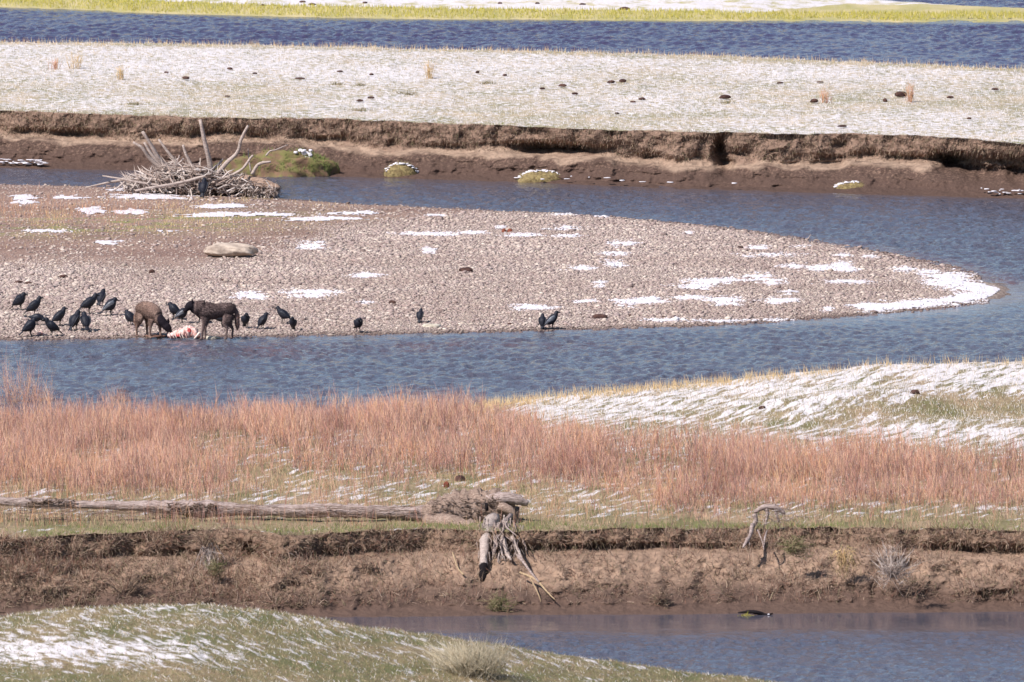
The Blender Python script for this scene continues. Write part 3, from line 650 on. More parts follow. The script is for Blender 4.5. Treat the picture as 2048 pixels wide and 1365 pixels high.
# ------------------------------------------------------------------ willow thicket
def willow_density(u, v, x, y):
    top = np.interp(u, [-700, 0, 900, 1060, 1100, 1400, 1700, 2048, 2700], [842, 846, 846, 858, 872, 898, 915, 936, 950])
    bot = np.interp(u, [-700, 0, 420, 520, 1050, 1150, 1300, 2048, 2700], [1000, 1000, 990, 955, 960, 985, 1018, 1026, 1026])
    d = sst(-6, 8, v - top) * sst(25, -35, v - bot + 26 * fbm(x * 0.9, y * 0.5, 3, 171))
    return d * np.clip(0.62 + 1.1 * fbm(x * 0.9, y * 0.45, 4, 173), 0.12, 1)
def willows(n):
    x = RS.uniform(-14.5, 14.5, n); y = RS.uniform(306.5, 331.5, n); z = z_mead(x, y); u, v = to_px(x, y, z)
    k = RS.rand(n) < willow_density(u, v, x, y); x, y, z = x[k], y[k], z[k]; n = len(x)
    H = RS.uniform(0.25, 0.76, n) * (1 + 0.5 * fbm(x * 0.9, y * 0.4, 4, 175)) * sst(304, 320, y) ** 0.3
    p = np.stack([x, y, z - 0.02], 1); ln = np.stack([RS.normal(0, 0.14, n), RS.normal(0, 0.14, n), np.ones(n)], 1)
    tip = p + ln * H[:, None]
    parts = [prisms(p, tip, RS.uniform(0.003, 0.006, n), RS.normal(0, 0.015, (n, 3)))]
    for k in range(4):
        t = RS.uniform(0.15, 0.75, n)[:, None]; q = p + (tip - p) * t
        d = np.stack([RS.normal(0, 0.3, n), RS.normal(0, 0.3, n), np.ones(n)], 1)
        parts.append(prisms(q, q + d * (H * RS.uniform(0.25, 0.5, n))[:, None], RS.uniform(0.0025, 0.0045, n), mid=False))
    return join(parts)
V, F = willows(86000)
tag(link('willow_thicket', mesh('willow_thicket', V, F), M['willow']), 'dense leafless orange pink willow thicket on the near flat', 'willows', kind='stuff')
# sparse stems round and in front of the log
def sparse(n):
    x = RS.uniform(-14, 14, n); y = RS.uniform(304.8, 314, n); z = z_mead(x, y); u, v = to_px(x, y, z)
    k = RS.rand(n) < (0.9 * sst(860, 600, u) * (fbm(x * 1.2, y * 0.6, 3, 181) > -0.15) + 0.25) * sst(1075, 1050, v) * 0.5; x, y, z = x[k], y[k], z[k]; n = len(x)
    H = RS.uniform(0.15, 0.5, n); p = np.stack([x, y, z - 0.02], 1)
    tip = p + np.stack([RS.normal(0, 0.14, n), RS.normal(0, 0.14, n), np.ones(n)], 1) * H[:, None]
    return prisms(p, tip, RS.uniform(0.003, 0.006, n), RS.normal(0, 0.01, (n, 3)))
V, F = sparse(15000)
tag(link('willow_shoots', mesh('willow_shoots', V, F), M['willow']), 'thin orange willow shoots scattered round the fallen log', 'shoots', kind='stuff')

# ------------------------------------------------------------------ stand-alone shrubs and tufts
def shrub(name, label, cat, loc, H, W, n, mat, r=0.005, base=0.1, group=None, kids=3, lean=1.0, droop=0.0):
    p = np.stack([RS.normal(0, base * W, n), RS.normal(0, base * W, n), np.full(n, -0.02)], 1)
    h = RS.uniform(0.45, 1, n) * H
    off = np.stack([RS.normal(0, W * 0.4, n), RS.normal(0, W * 0.4, n), h * (1 - droop * RS.rand(n))], 1) * np.array([lean, lean, 1])
    tip = p + off
    parts = [prisms(p, tip, RS.uniform(0.7, 1.2, n) * r, RS.normal(0, 0.02, (n, 3)))]
    for k in range(kids):
        t = RS.uniform(0.3, 0.8, n)[:, None]; q = p + (tip - p) * t
        d = off * 0.4 + RS.normal(0, 0.12 * H, (n, 3))
        parts.append(prisms(q, q + d, r * 0.6, mid=False))
    V, F = join(parts); o = link(name, mesh(name, V, F), mat); o.location = loc
    return tag(o, label, cat, group)
def gpos(u, v, zf, sink=0.0):
    x, y, z = hit(u, v, zf); return (x, y, z - sink)
# tall pink willow at the left edge, its tips over the water
for u, v, H, W, lab in [(34, 856, 1.6, 0.75, 'tall loose pink willow at the left edge, tips over the water'), (75, 850, 0.95, 0.4, 'smaller pink willow just right of the tallest one'), (235, 850, 0.85, 0.3, 'orange willow clump rising above the thicket at the left')]:
    shrub('willow_shrub', lab, 'willow', gpos(u, v, z_mead), H, W, 90, M['willow'], 0.004, 0.3)
shrub('willow_shrub', 'small reddish willow on the crest of the snowy mound', 'willow', gpos(1655, 750, z_mead), 0.3, 0.32, 60, M['red_stem'], 0.004)
shrub('willow_shrub', 'tallest pink shrub above the mound crest at the far right', 'willow', gpos(1975, 735, z_mead), 0.36, 0.4, 50, M['red_stem'], 0.004)
shrub('sagebrush', 'pale tan sagebrush on the foreground hill by the bottom edge', 'shrub', gpos(940, 1352, z_hill), 0.62, 0.75, 420, M['sage'], 0.006, 0.3, kids=4)
for u, v, H, W, lab in [(1650, 206, 0.42, 0.16, 'left one of two reddish stem tufts on the snowy meadow at right'), (1822, 205, 0.55, 0.1, 'right one of two reddish stem tufts on the snowy meadow at right'), (150, 138, 0.5, 0.2, 'straw tuft standing on the snow near the top left'), (241, 160, 0.4, 0.12, 'straw tuft lower right of the biggest one at top left'), (861, 158, 0.55, 0.1, 'thin straw tuft in the middle of the far meadow'), (112, 140, 0.3, 0.14, 'reddish stem tuft left of the big straw tuft')]:
    shrub('stem_tuft', lab, 'tuft', gpos(u, v, z_far), H, W, 26, M['red_stem'] if u > 1500 or u == 112 else M['straw'], 0.006, 0.4)

# ------------------------------------------------------------------ stones and clods
def stone(name, label, cat, zf, u, v, w, h, mat, seed, group=None, depth=0.8, freq=1.6, rough=0.25, rot=0.0, sub=3):
    x, y, z = hit(u, v, zf); sc = y / FPX
    V, F = rock(w * sc / 2, w * sc / 2 * depth, h * sc / 1.35, seed, rough, freq, sub=sub)
    o = link(name, mesh(name, V, F), mat); o.location = (x, y, z + h * sc * 0.12); o.rotation_euler.z = rot
    return tag(o, label, cat, group)
# long boulder: rounded lozenge
x, y, z = hit(462, 514, z_bar)
V, F = rock(0.57, 0.34, 0.18, 5, 0.22, 2.0, 0.6, 4)
V[:, 0] = np.sign(V[:, 0]) * 0.57 * (np.abs(V[:, 0]) / 0.57) ** 0.82; V[:, 2] *= 1 - 0.12 * np.clip(V[:, 0] / 0.57, 0, 1)
o = link('boulder', mesh('boulder', V, F), M['rock']); o.location = (x, y, z + 0.12); tag(o, 'long smooth tan boulder lying on the gravel bar above the wolves', 'boulder')
for i, (u, v, w, h, mt, lab) in enumerate([(38, 568, 20, 8, 'clod', 'dark brown clod above the ravens at the left edge'), (57, 568, 14, 5, 'clod', 'small brown clod just right of the darker one above the ravens'), (127, 556, 20, 7, 'clod', 'low brown clod above the upright raven at left'), (304, 547, 12, 9, 'clod', 'round dark brown clod left below the tan boulder'), (446, 562, 8, 5, 'clod', 'tiny dark clod on gravel below the boulder'), (1008, 465, 9, 8, 'redclod', 'left half of the reddish brown clod pair by a snow streak'), (1020, 465, 11, 9, 'redclod', 'right larger half of the reddish brown clod pair by a snow streak'), (932, 544, 28, 10, 'clod', 'flat brown clod in the middle of the gravel bar'), (785, 608, 15, 8, 'clod', 'small brown clod right of a snow spot above the lone raven'), (1480, 497, 14, 5, 'clod', 'dark flat stone beside the snow streaks near the point'), (1200, 637, 30, 10, 'clod', 'brown pointed clod at the water edge right of the last raven'), (1327, 636, 13, 4, 'clod', 'small flat brown clod near the water right of the pointed one'), (1020, 650, 12, 5, 'clod', 'tiny dark clod at the waterline left of the raven pair'), (1260, 635, 5, 8, 'clod', 'tiny upright dark stone right of the pointed clod')]):
    stone('clod' if mt != 'pale' else 'stone', lab, 'clod', z_bar, u, v, w, h, M[mt], 200 + i)
stone('flat_stone', 'pale flat stone at the waterline below the lone raven', 'stone', z_bar, 862, 654, 40, 7, M['pale'], 230)
for i, (u, v, w, h, lab) in enumerate([(152, 1222, 40, 15, 'wide pale stone on the crest of the foreground hill'), (250, 1222, 26, 22, 'rounded whitish stone right of the wide one on the hill crest'), (1450, 1362, 60, 14, 'pale stone at the right foot of the foreground hill'), (690, 1275, 24, 12, 'small pale stone on the hill slope above the sagebrush'), (436, 1222, 18, 12, 'small tan stone on the hill crest in line with the boulder'), (740, 1258, 22, 10, 'small pale stone on the crest right of the snow')]):
    stone('stone', lab, 'stone', z_hill, u, v, w, h, M['pale'], 240 + i)
for i, (u, v, w, h, lab) in enumerate([(1760, 739, 16, 12, 'dark clod on top of the snowy mound crest'), (1442, 785, 18, 11, 'dark clod lying on the snow of the mound'), (1524, 818, 14, 7, 'small dark clod on the mound above the willows'), (1830, 812, 20, 11, 'dark clod in the green hollow of the mound'), (1174, 798, 16, 6, 'flat dark clod at the thin left end of the mound'), (1205, 794, 12, 5, 'tiny dark clod beside the flat one at the left end of the mound'), (920, 962, 22, 12, 'dark clod in the short grass above the fallen log'), (893, 975, 12, 14, 'reddish clod left of the dark one above the fallen log'), (1140, 960, 14, 8, 'small dark clod in the grass right of the fallen log'), (1230, 955, 14, 9, 'small reddish clod below the willows in the middle')]):
    stone('clod', lab, 'clod', z_mead, u, v, w, h, M['clod' if 'reddish' not in lab else 'redclod'], 260 + i)
# clods on the far meadow
fc = [(50, 94, 14, 7), (75, 90, 14, 5), (112, 98, 8, 4), (70, 116, 16, 5), (76, 118, 8, 6), (200, 119, 14, 6), (182, 127, 10, 7), (347, 106, 10, 4), (395, 107, 11, 4), (430, 106, 9, 3), (370, 121, 12, 6), (372, 97, 11, 4), (460, 139, 10, 5), (500, 97, 12, 5), (508, 120, 12, 7), (532, 127, 12, 5), (510, 148, 8, 4), (595, 119, 12, 5), (615, 110, 14, 4), (636, 98, 12, 5), (726, 109, 14, 6), (746, 101, 14, 8), (788, 125, 10, 5), (812, 126, 12, 5), (886, 115, 12, 8), (918, 122, 14, 4), (945, 117, 14, 3), (945, 125, 12, 5), (768, 136, 8, 4), (743, 150, 8, 4), (680, 144, 11, 4), (942, 137, 8, 8), (955, 146, 7, 5), (372, 158, 14, 6), (333, 146, 8, 4), (720, 203, 12, 5), (742, 197, 12, 5), (455, 194, 10, 3), (1040, 130, 14, 5), (1068, 135, 14, 4), (1110, 115, 8, 5), (1175, 122, 12, 5), (1247, 130, 18, 8), (1246, 165, 12, 8), (1125, 173, 14, 6), (1150, 189, 11, 5), (1085, 179, 9, 5), (1292, 116, 11, 5), (1318, 120, 11, 4), (1450, 134, 18, 6), (1484, 127, 12, 4), (1503, 135, 14, 3), (1537, 148, 10, 5), (1625, 127, 12, 4), (1706, 141, 14, 4), (1765, 148, 8, 10), (1798, 151, 11, 7), (1820, 138, 26, 8), (1860, 142, 8, 5), (1450, 197, 20, 8), (1284, 200, 12, 6), (1266, 205, 10, 4), (1628, 205, 14, 8), (1770, 204, 8, 8), (1802, 194, 20, 12), (1938, 238, 8, 4), (1234, 228, 8, 4), (1685, 254, 16, 5), (1900, 196, 12, 5), (1990, 180, 12, 5), (2044, 178, 12, 10), (1590, 138, 12, 5), (1350, 137, 12, 5), (1010, 152, 8, 5), (1222, 166, 14, 6), (600, 158, 18, 4), (1640, 165, 12, 3), (1560, 165, 12, 4)]
protos = [mesh('clod_a', *rock(1, 0.8, 1, 301, 0.3, 1.7, sub=2)), mesh('clod_b', *rock(1, 0.9, 1, 307, 0.35, 2.2, sub=2)), mesh('clod_c', *rock(1, 0.7, 1, 311, 0.3, 1.4, sub=2))]
for q in protos: q.materials.append(M['clod'])
SPECIAL = {(50, 94): 'leftmost clod near the rear edge of the far meadow', (200, 119): 'dark clod between the two straw tufts at the top left', (508, 120): 'brown clod midway along the left half of the far meadow, rear rows', (615, 110): 'flat dark clod above the long driftwood branch, near the pond', (726, 109): 'left one of two touching clods near the pond edge', (746, 101): 'taller right one of two touching clods near the pond edge', (886, 115): 'tall clod at the left of the row of flat clods near the middle', (942, 137): 'reddish upright clod left of the middle of the far meadow', (372, 158): 'lowest dark clod on the left of the far meadow', (720, 203): 'left clod of a pair low on the snow above the bank', (742, 197): 'right clod of a pair low on the snow above the bank', (1247, 130): 'largest brown clod right of the middle near the pond', (1246, 165): 'reddish clod straight below the largest brown clod', (1125, 173): 'brown clod on the snow above the two snow rimmed tussocks', (1450, 134): 'elongated dark clod near the rear edge right of the middle', (1450, 197): 'isolated dark clod in the middle of the snow above the deep notch', (1765, 148): 'small upright clod above the two reddish tufts', (1820, 138): 'widest reddish brown clod near the rear edge at right', (1802, 194): 'large brown clod touching the right reddish tuft', (1628, 205): 'low clod touching the left reddish tuft', (1770, 204): 'small clod between the two reddish tufts', (2044, 178): 'dark clod cut by the right edge of the picture', (1685, 254): 'flat clod just above the lip of the far bank at right', (1938, 238): 'tiny clod above the lip of the far bank at far right', (455, 194): 'thin flat clod alone on the snow above the driftwood snag'}
for i, (u, v, w, h) in enumerate(fc):
    x, y, z = hit(u, v + 2, z_far); sc = y / FPX
    o = link('clod', protos[i % 3], None); o.location = (x, y - 0.1, z + 0.35 * h * sc + 0.02); o.scale = (w * sc / 2 * 1.2, w * sc / 2 * 0.9, h * sc / 1.5)
    o.rotation_euler.z = random.uniform(-0.6, 0.6)
    if (u, v) in SPECIAL: tag(o, SPECIAL[(u, v)], 'clod')
    else: tag(o, 'small dark brown clod lying on the snow dusted far meadow', 'clod', 'clods scattered over the far meadow')
for (u, v, w, h), lab in zip([(815, 189, 40, 6), (720, 222, 34, 5), (676, 170, 24, 5), (270, 210, 30, 4), (975, 168, 26, 4), (720, 172, 20, 4), (250, 124, 26, 4), (1455, 207, 26, 4)], ['widest olive grass clump on the far meadow, left of the middle', 'olive brown clump close above the bank lip, lowest of the clumps', 'left of two olive clumps side by side behind the widest one', 'olive clump on the snow above the left driftwood branches', 'olive clump right of the widest one, farther back', 'right of two olive clumps side by side behind the widest one', 'olive clump near the pond between the straw tufts at left', 'thin olive clump just below the isolated dark clod']):
    x, y, z = hit(u, v, z_far)
    shrub('sedge_clump', lab, 'grass clump', (x, y, z), 0.11, w * y / FPX * 0.5, 90, M['grass'], 0.006, 0.6, 'grass clumps on the far meadow', kids=0)
x, y, z = hit(1255, 17, z_shore)
for i, ((u, v, w, h), lab) in enumerate(zip([(1250, 20, 22, 7), (1165, 10, 12, 4), (625, 12, 14, 5), (605, 5, 12, 4), (730, 7, 10, 4), (1075, 8, 10, 4), (525, 12, 8, 4), (1000, 8, 9, 4)], ['largest dark clod behind the lime sedge, right of the middle', 'dark clod left above the largest one behind the lime sedge', 'right front one of two close clods behind the sedge at left', 'rear one of two close clods behind the sedge at left', 'third clod from the left side of the snow at the top', 'small clod just right of the middle at the top of the picture', 'leftmost tiny clod on the snow behind the lime sedge', 'tiny clod at the top middle behind the lime sedge'])):
    o = stone('clod', lab, 'clod', z_shore, u, v, w, h, M['clod'], 320 + i, 'clods behind the far sedge', sub=2)

# ------------------------------------------------------------------ tussocks under the far cut bank
def tussock(u, v, w, h, lab, seed, n=700, snow=True):
    x, y = on_z(u, v, 0.0); x = float(x); y = float(y) - 0.05; sc = y / FPX
    root = thing('tussock', lab, 'tussock', (x, y, -0.02))
    V, F = rock(w * sc / 2, w * sc / 2 * 0.7, h * sc * 0.9, seed, 0.12, 1.5, 0.3, 3)
    t = MT('moss_turf', 0.95, 0.1); nn = t.noise(9, 5)
    t.col(t.ramp(nn, [(0.35, srgb(104, 88, 62)), (0.65, srgb(146, 130, 90))])); t.bump(nn, 0.05)
    link('turf_mound', mesh('turf_mound', V, F), t.m, root)
    idx = RS.randint(0, len(V), n); p = V[idx]; p = p[p[:, 2] > 0.02]; k = len(p)
    d = p / np.linalg.norm(p, axis=1, keepdims=True) + RS.normal(0, 0.4, (k, 3)) + np.array([0, 0, -0.2])
    Vg, Fg = prisms(p, p + d * 0.06, 0.005, mid=False); link('grass', mesh('grass', Vg, Fg), M['grass'], root)['kind'] = 'stuff'
    if snow:
        a = np.linspace(-1.0, 1.0, 60); parts = []
        for ang in a:
            if RS.rand() < 0.35: continue
            th = R(90) - ang * R(72) - R(8)
            q = np.array([math.cos(th) * w * sc / 2 * 1.0, RS.uniform(-0.16, 0.02), math.sin(th) * h * sc * RS.uniform(0.84, 0.95)])
            vv, ff = rock(RS.uniform(0.015, 0.075), 0.05, RS.uniform(0.008, 0.028), seed + int(ang * 100) + 200, 0.3, 2, 1, 1); parts.append((vv + q, ff))
        Vs, Fs = join(parts); link('snow_cap', mesh('snow_cap', Vs, Fs), M['snow'], root)
tussock(803, 354, 68, 33, 'rounded grassy tussock with a snow rim, at the water under the far bank', 401)
tussock(1083, 363, 98, 27, 'wide yellowish tussock with snow on its left end, under the far bank', 405)
tussock(1706, 381, 84, 21, 'low tussock topped with snow near the right end of the far bank', 409, 900)
# green slump behind the driftwood
x, y = on_z(585, 352, 0); root = thing('grassy_slump', 'bright green grassy slump of turf behind the driftwood snag', 'turf slump', (float(x), float(y) + 0.15, 0))
V, F = rock(0.95, 0.5, 0.50, 421, 0.45, 2.6, 0.3, 4)
V2, F2 = rock(0.7, 0.4, 0.42, 425, 0.3, 2.0, 0.3, 3); V2 = V2 + np.array([-1.15, 0, 0]); V, F = join([(V, F), (V2, F2)])
t = MT('slump_turf', 0.95, 0.1); nn = t.noise(4, 5); t.col(t.ramp(nn, [(0.42, srgb(118, 94, 76)), (0.6, srgb(112, 108, 68))])); t.bump(nn, 0.06)
link('turf_mound', mesh('turf_mound', V, F), t.m, root)
idx = RS.randint(0, len(V), 5200); p = V[idx]; p = p[(p[:, 2] > 0.1) & (fbm(p[:, 0] * 3, p[:, 2] * 5, 3, 641) > -0.05)]; k = len(p)
Vg, Fg = prisms(p, p + (RS.normal(0, 0.4, (k, 3)) + np.array([0, -0.2, 0.8])) * 0.09, 0.006, mid=False); link('grass', mesh('grass', Vg, Fg), M['green_grass'], root)['kind'] = 'stuff'
parts = []
for i in range(16):
    q = np.array([RS.uniform(-0.1, 0.45), RS.uniform(-0.2, 0), RS.uniform(0.4, 0.6)]); vv, ff = rock(0.05, 0.04, 0.035, 430 + i, 0.3, 2, 1, 1); parts.append((vv + q, ff))
Vs, Fs = join(parts); link('snow_cap', mesh('snow_cap', Vs, Fs), M['snow'], root)
# snow crumbs at the foot of the far bank
parts = []
for i in range(70):
    u = RS.choice([RS.uniform(0, 90), RS.uniform(60, 100), RS.uniform(1000, 1500), RS.uniform(1960, 2040)], p=[.45, .2, .2, .15]); v = np.interp(u, [0, 2048], [327, 388]) + RS.uniform(-6, 4) - (18 * RS.rand() if 60 < u < 100 else 0)
    x, y = on_z(u, v, 0.1); vv, ff = rock(RS.uniform(0.02, 0.10), 0.05, RS.uniform(0.006, 0.016), 500 + i, 0.4, 2, 1, 1)
    yb = float(FB_BASE(np.array([float(x)]))[0]) - 0.02
    parts.append((vv + np.array([float(x), yb + RS.uniform(0, 0.25), 0.08 + RS.uniform(0, 0.12)]), ff))
Vs, Fs = join(parts); tag(link('snow_crumbs', mesh('snow_crumbs', Vs, Fs), M['snow']), 'crumbs of snow at the foot of the far bank', 'snow', kind='stuff')

# ------------------------------------------------------------------ driftwood snag on the bar
Y0 = 396.4
root = thing('driftwood_snag', 'big pale tangle of driftwood roots and branches on the back edge of the bar', 'driftwood', tuple(at_y(400, 388, Y0)))
def child(name, V, F, mat, root, smooth=True):
    V = np.asarray(V) - np.array(root.location); return link(name, mesh(name, V, F, smooth), mat, root)
def pt(u, v, dy=0.0): return at_y(u, v, Y0 + dy)
BR = [([(424, 352, 0), (418, 320, -.1), (410, 285, -.2), (400, 240, -.3)], 6.0, 3.2), ([(430, 355, 0), (452, 328, -.1), (475, 305, -.1), (482, 280, -.2), (496, 252, -.3)], 5.0, 2.6), ([(345, 350, 0), (318, 318, -.2), (302, 290, -.3), (285, 264, -.4)], 5.5, 3.0), ([(338, 352, .1), (300, 318, 0), (285, 297, -.1), (266, 285, -.1)], 4.5, 2.4), ([(330, 340, .2), (305, 312, .2), (288, 285, .2)], 4.0, 2.2), ([(362, 335, 0), (340, 310, 0), (317, 279, 0)], 3.6, 2.0), ([(385, 335, 0), (372, 310, 0), (366, 290, 0)], 3.6, 2.2),
      ([(420, 368, -.3), (460, 352, -.4), (485, 338, -.4), (500, 318, -.4), (506, 311, -.4)], 3.4, 2.0), ([(504, 350, -.2), (514, 332, -.2), (526, 326, -.2), (542, 324, -.2)], 3.6, 2.6), ([(502, 345, 0), (498, 320, 0), (496, 298, 0)], 1.8, 0.8), ([(420, 345, .1), (440, 326, .1), (446, 318, .1)], 3.0, 2.0), ([(532, 312, .3), (540, 303, .3), (552, 300, .3), (575, 290, .4)], 2.0, 1.0),
      ([(340, 362, -.3), (280, 358, -.4), (235, 362, -.4), (170, 376, -.5)], 4.5, 1.6), ([(370, 372, -.5), (310, 370, -.6), (240, 358, -.6), (205, 352, -.5)], 3.0, 1.2), ([(420, 350, -.6), (360, 366, -.7), (300, 376, -.8), (270, 382, -.8)], 3.2, 1.8), ([(250, 364, -.6), (230, 380, -.7), (222, 384, -.8)], 2.2, 1.4)]
for i, (pp, r0, r1) in enumerate(BR):
    P = [pt(*q) for q in pp]; sc = Y0 / FPX; rr = np.linspace(r0, r1, len(P)) * sc
    child('branch', *stube(P, list(rr), 8, 4, rough=0.25, seed=i), M['driftwood'], root)
# rusty log end pointing right
P = [pt(440, 365, 0.1), pt(490, 366, -.1), pt(530, 371, -.3), pt(560, 376, -.4)]
child('broken_log', *stube(P, [0.16, 0.17, 0.14, 0.05], 12, 4, rough=0.45, seed=5), M['rust_wood'], root)
n = 1300; parts = []
cu = RS.uniform(250, 555, n); hgt = np.interp(cu, [235, 300, 350, 420, 480, 560], [14, 44, 62, 50, 36, 14])
cvv = np.interp(cu, [235, 420, 560], [378, 388, 392]) - RS.rand(n) * hgt
c = np.array([pt(a, b, RS.uniform(-0.9, 0.9) * (1 - 0.3)) for a, b in zip(cu, cvv)])
th = RS.normal(0, 0.5, n) + np.where(cu < 400, np.pi - 0.6, 0.3) + np.where(RS.rand(n) < 0.25, RS.uniform(-1.5, 1.5, n), 0)
L = RS.uniform(0.15, 0.55, n); d = np.stack([np.cos(th), RS.normal(0, 0.5, n), np.sin(th)], 1) * L[:, None]
V, F = prisms(c - d / 2, c + d / 2, RS.uniform(0.009, 0.026, n), RS.normal(0, 0.03, (n, 3)))
child('root_mass', V, F, M['twig'], root)['kind'] = 'stuff'
n = 120; cu = RS.uniform(480, 558, n); c = np.array([pt(a, b, RS.uniform(-0.8, -0.2)) for a, b in zip(cu, RS.uniform(372, 395, n))])
V, F = prisms(c, c + np.stack([RS.normal(0, .06, n), RS.normal(0, .1, n), -RS.uniform(0.05, 0.2, n)], 1), 0.014)
child('dangling_roots', V, F, M['twig'], root)['kind'] = 'stuff'
V, F = rock(1.25, 0.55, 0.42, 455, 0.35, 2.2, 0.3, 4); V = V + pt(415, 384, 0.3)
t = MT('packed_debris', 0.95, 0.1); nn = t.noise(6, 5, t.map((1, 1, 2))); t.col(t.ramp(nn, [(0.4, srgb(48, 38, 36)), (0.7, srgb(110, 92, 82))])); t.bump(nn, 0.1)
child('packed_debris', V, F, t.m, root)
# small sticks on the bar
def stick(u, v, u2, v2, r, lab, zf=z_bar):
    x, y, z = hit(u, v, zf); b = at_y(u2, v2, y + 0.05); p0 = np.array([x, y, z - 0.02])
    V, F = tube([p0, (p0 + b) / 2 + np.array([0.01, 0, 0]), b], [r, r * 0.85, r * 0.5], 6)
    o = link('stick', mesh('stick', V - p0, F), M['driftwood']); o.location = p0; tag(o, lab, 'stick')
stick(1609, 485, 1622, 469, 0.014, 'longer slanting pale stick at the back edge of the bar')
stick(1592, 483, 1589, 473, 0.012, 'short upright pale stick left of the slanting one')
stick(1636, 487, 1638, 480, 0.008, 'tiny stick right of the slanting one')

# ------------------------------------------------------------------ fallen log and its roots on the near flat
YL = 307.2
root = thing('fallen_tree', 'weathered grey fallen tree trunk with upturned roots hanging over the near bank', 'fallen tree', tuple(at_y(850, 1040, YL)))
def pl(u, v, y=YL): return at_y(u, v, y)
P = [pl(-260, 996), pl(-60, 1000), pl(60, 1006), pl(180, 1010), pl(300, 1014), pl(400, 1018), pl(520, 1021), pl(640, 1022), pl(760, 1024), pl(870, 1030)]
child('trunk', *stube(P, [0.05, 0.06, 0.085, 0.07, 0.10, 0.14, 0.10, 0.125, 0.115, 0.15], 18, 12, rough=0.42, seed=3, lump=6), M['wood'], root)
P = [pl(838, 1028), pl(880, 1026), pl(930, 1026), pl(975, 1028), pl(1015, 1036), pl(1032, 1045)]
child('root_flare', *stube(P, [(0.10, 0.10), (0.26, 0.28), (0.34, 0.38), (0.36, 0.42), (0.26, 0.32), (0.08, 0.1)], 26, 9, rough=0.5, seed=9, lump=9), M['bark'], root)
# shaggy lower slab running down to the right
P = [pl(850, 1042, 306.9), pl(900, 1052, 306.7), pl(950, 1066, 306.4), pl(985, 1080, 306.1)]
child('bark_slab', *stube(P, [(0.14, 0.12), (0.20, 0.18), (0.20, 0.20), (0.10, 0.10)], 16, 7, rough=0.5, seed=12, lump=5), M['bark'], root)
RT = [([(975, 1000, 307.1), (1005, 996, 307), (1035, 1001, 307), (1056, 1008, 307)], [0.10, 0.11, 0.09, 0.05], 'wood'), ([(1000, 1012, 306.8), (1022, 1022, 306.7), (1028, 1034, 306.7)], [0.10, 0.07, 0.04], 'bark'),
      ([(985, 1040, 306.3), (975, 1065, 305.2), (970, 1090, 304.3), (968, 1112, 303.9), (967, 1132, 303.6)], [0.13, 0.115, 0.095, 0.08, 0.07], 'driftwood'),
      ([(1022, 1032, 306.0), (1000, 1052, 305.3), (978, 1072, 304.7), (966, 1084, 304.5)], [0.045, 0.04, 0.035, 0.03], 'wood'),
      ([(1012, 1045, 305.9), (1024, 1075, 304.6), (1036, 1100, 303.9), (1045, 1122, 303.5)], [0.045, 0.035, 0.026, 0.02], 'driftwood'), ([(1036, 1110, 303.7), (1058, 1140, 303.2), (1078, 1165, 302.9)], [0.025, 0.022, 0.014], 'wood'),
      ([(1000, 1050, 305.7), (1008, 1080, 304.5), (1012, 1105, 304.0), (1022, 1120, 303.7)], [0.06, 0.04, 0.04, 0.02], 'driftwood'), ([(995, 1055, 305.4), (992, 1085, 304.4), (988, 1112, 304.0)], [0.05, 0.035, 0.02], 'driftwood'), ([(1008, 1060, 305), (1002, 1090, 304.2), (1006, 1118, 303.8)], [0.03, 0.025, 0.012], 'driftwood'),
      ([(1040, 1145, 303.3), (1072, 1160, 303.0), (1095, 1185, 302.7), (1110, 1200, 302.5)], [0.02, 0.02, 0.014, 0.008], 'straw_root'), ([(1060, 1155, 303.1), (1075, 1185, 302.8), (1082, 1204, 302.6)], [0.012, 0.01, 0.006], 'straw_root'), ([(905, 1105, 304.0), (915, 1135, 303.6), (927, 1150, 303.3)], [0.012, 0.012, 0.02], 'straw_root')]
M['straw_root'] = wood('pale_root', (150, 126, 98), (178, 154, 122), (200, 178, 146))
for i, (pp, rr, mt) in enumerate(RT):
    child('root', *stube([pl(*q) for q in pp], rr, 9, 5, rough=0.3, seed=40 + i), M[mt], root)
o = child('charred_stub', *stube([pl(968, 1128, 303.62), pl(967, 1146, 303.55), pl(966, 1162, 303.5)], [0.078, 0.082, 0.06], 9, 3, rough=0.3, seed=77), M['char'], root); o['label'] = 'burnt black lower end of the thick root'
o = child('knot_hole', *tube([pl(972, 1006, 306.68), pl(974, 1022, 306.66)], [(0.04, 0.03), (0.05, 0.03)], 8), M['char'], root)

# splintered bark strips, knots and thin roots
def strips(nm, n, ur, vr, yr, ang, sp, L, r, mat):
    c = np.array([pl(a, b, y) for a, b, y in zip(RS.uniform(*ur, n), RS.uniform(*vr, n), RS.uniform(*yr, n))]); th = RS.normal(ang, sp, n)
    d = np.stack([np.cos(th), RS.normal(0, 0.15, n), np.sin(th)], 1) * RS.uniform(*L, n)[:, None]
    V, F = prisms(c - d / 2, c + d / 2, RS.uniform(0.6, 1.4, n) * r, RS.normal(0, 0.012, (n, 3))); child(nm, V, F, mat, root)['kind'] = 'stuff'
strips('splinters', 190, (865, 1010), (998, 1052), (306.76, 306.92), -0.25, 0.25, (0.08, 0.26), 0.012, M['bark'])
strips('splinters', 90, (870, 1000), (1004, 1046), (306.84, 306.94), -0.25, 0.25, (0.08, 0.25), 0.009, M['wood'])
strips('splinters', 90, (890, 980), (1048, 1074), (306.3, 306.6), -0.45, 0.25, (0.08, 0.26), 0.012, M['bark'])
strips('bark_scraps', 60, (60, 150), (998, 1010), (307.02, 307.12), 0.02, 0.12, (0.06, 0.22), 0.014, M['bark'])
strips('bark_scraps', 90, (340, 435), (1006, 1024), (306.98, 307.1), 0.05, 0.3, (0.05, 0.18), 0.016, M['bark'])
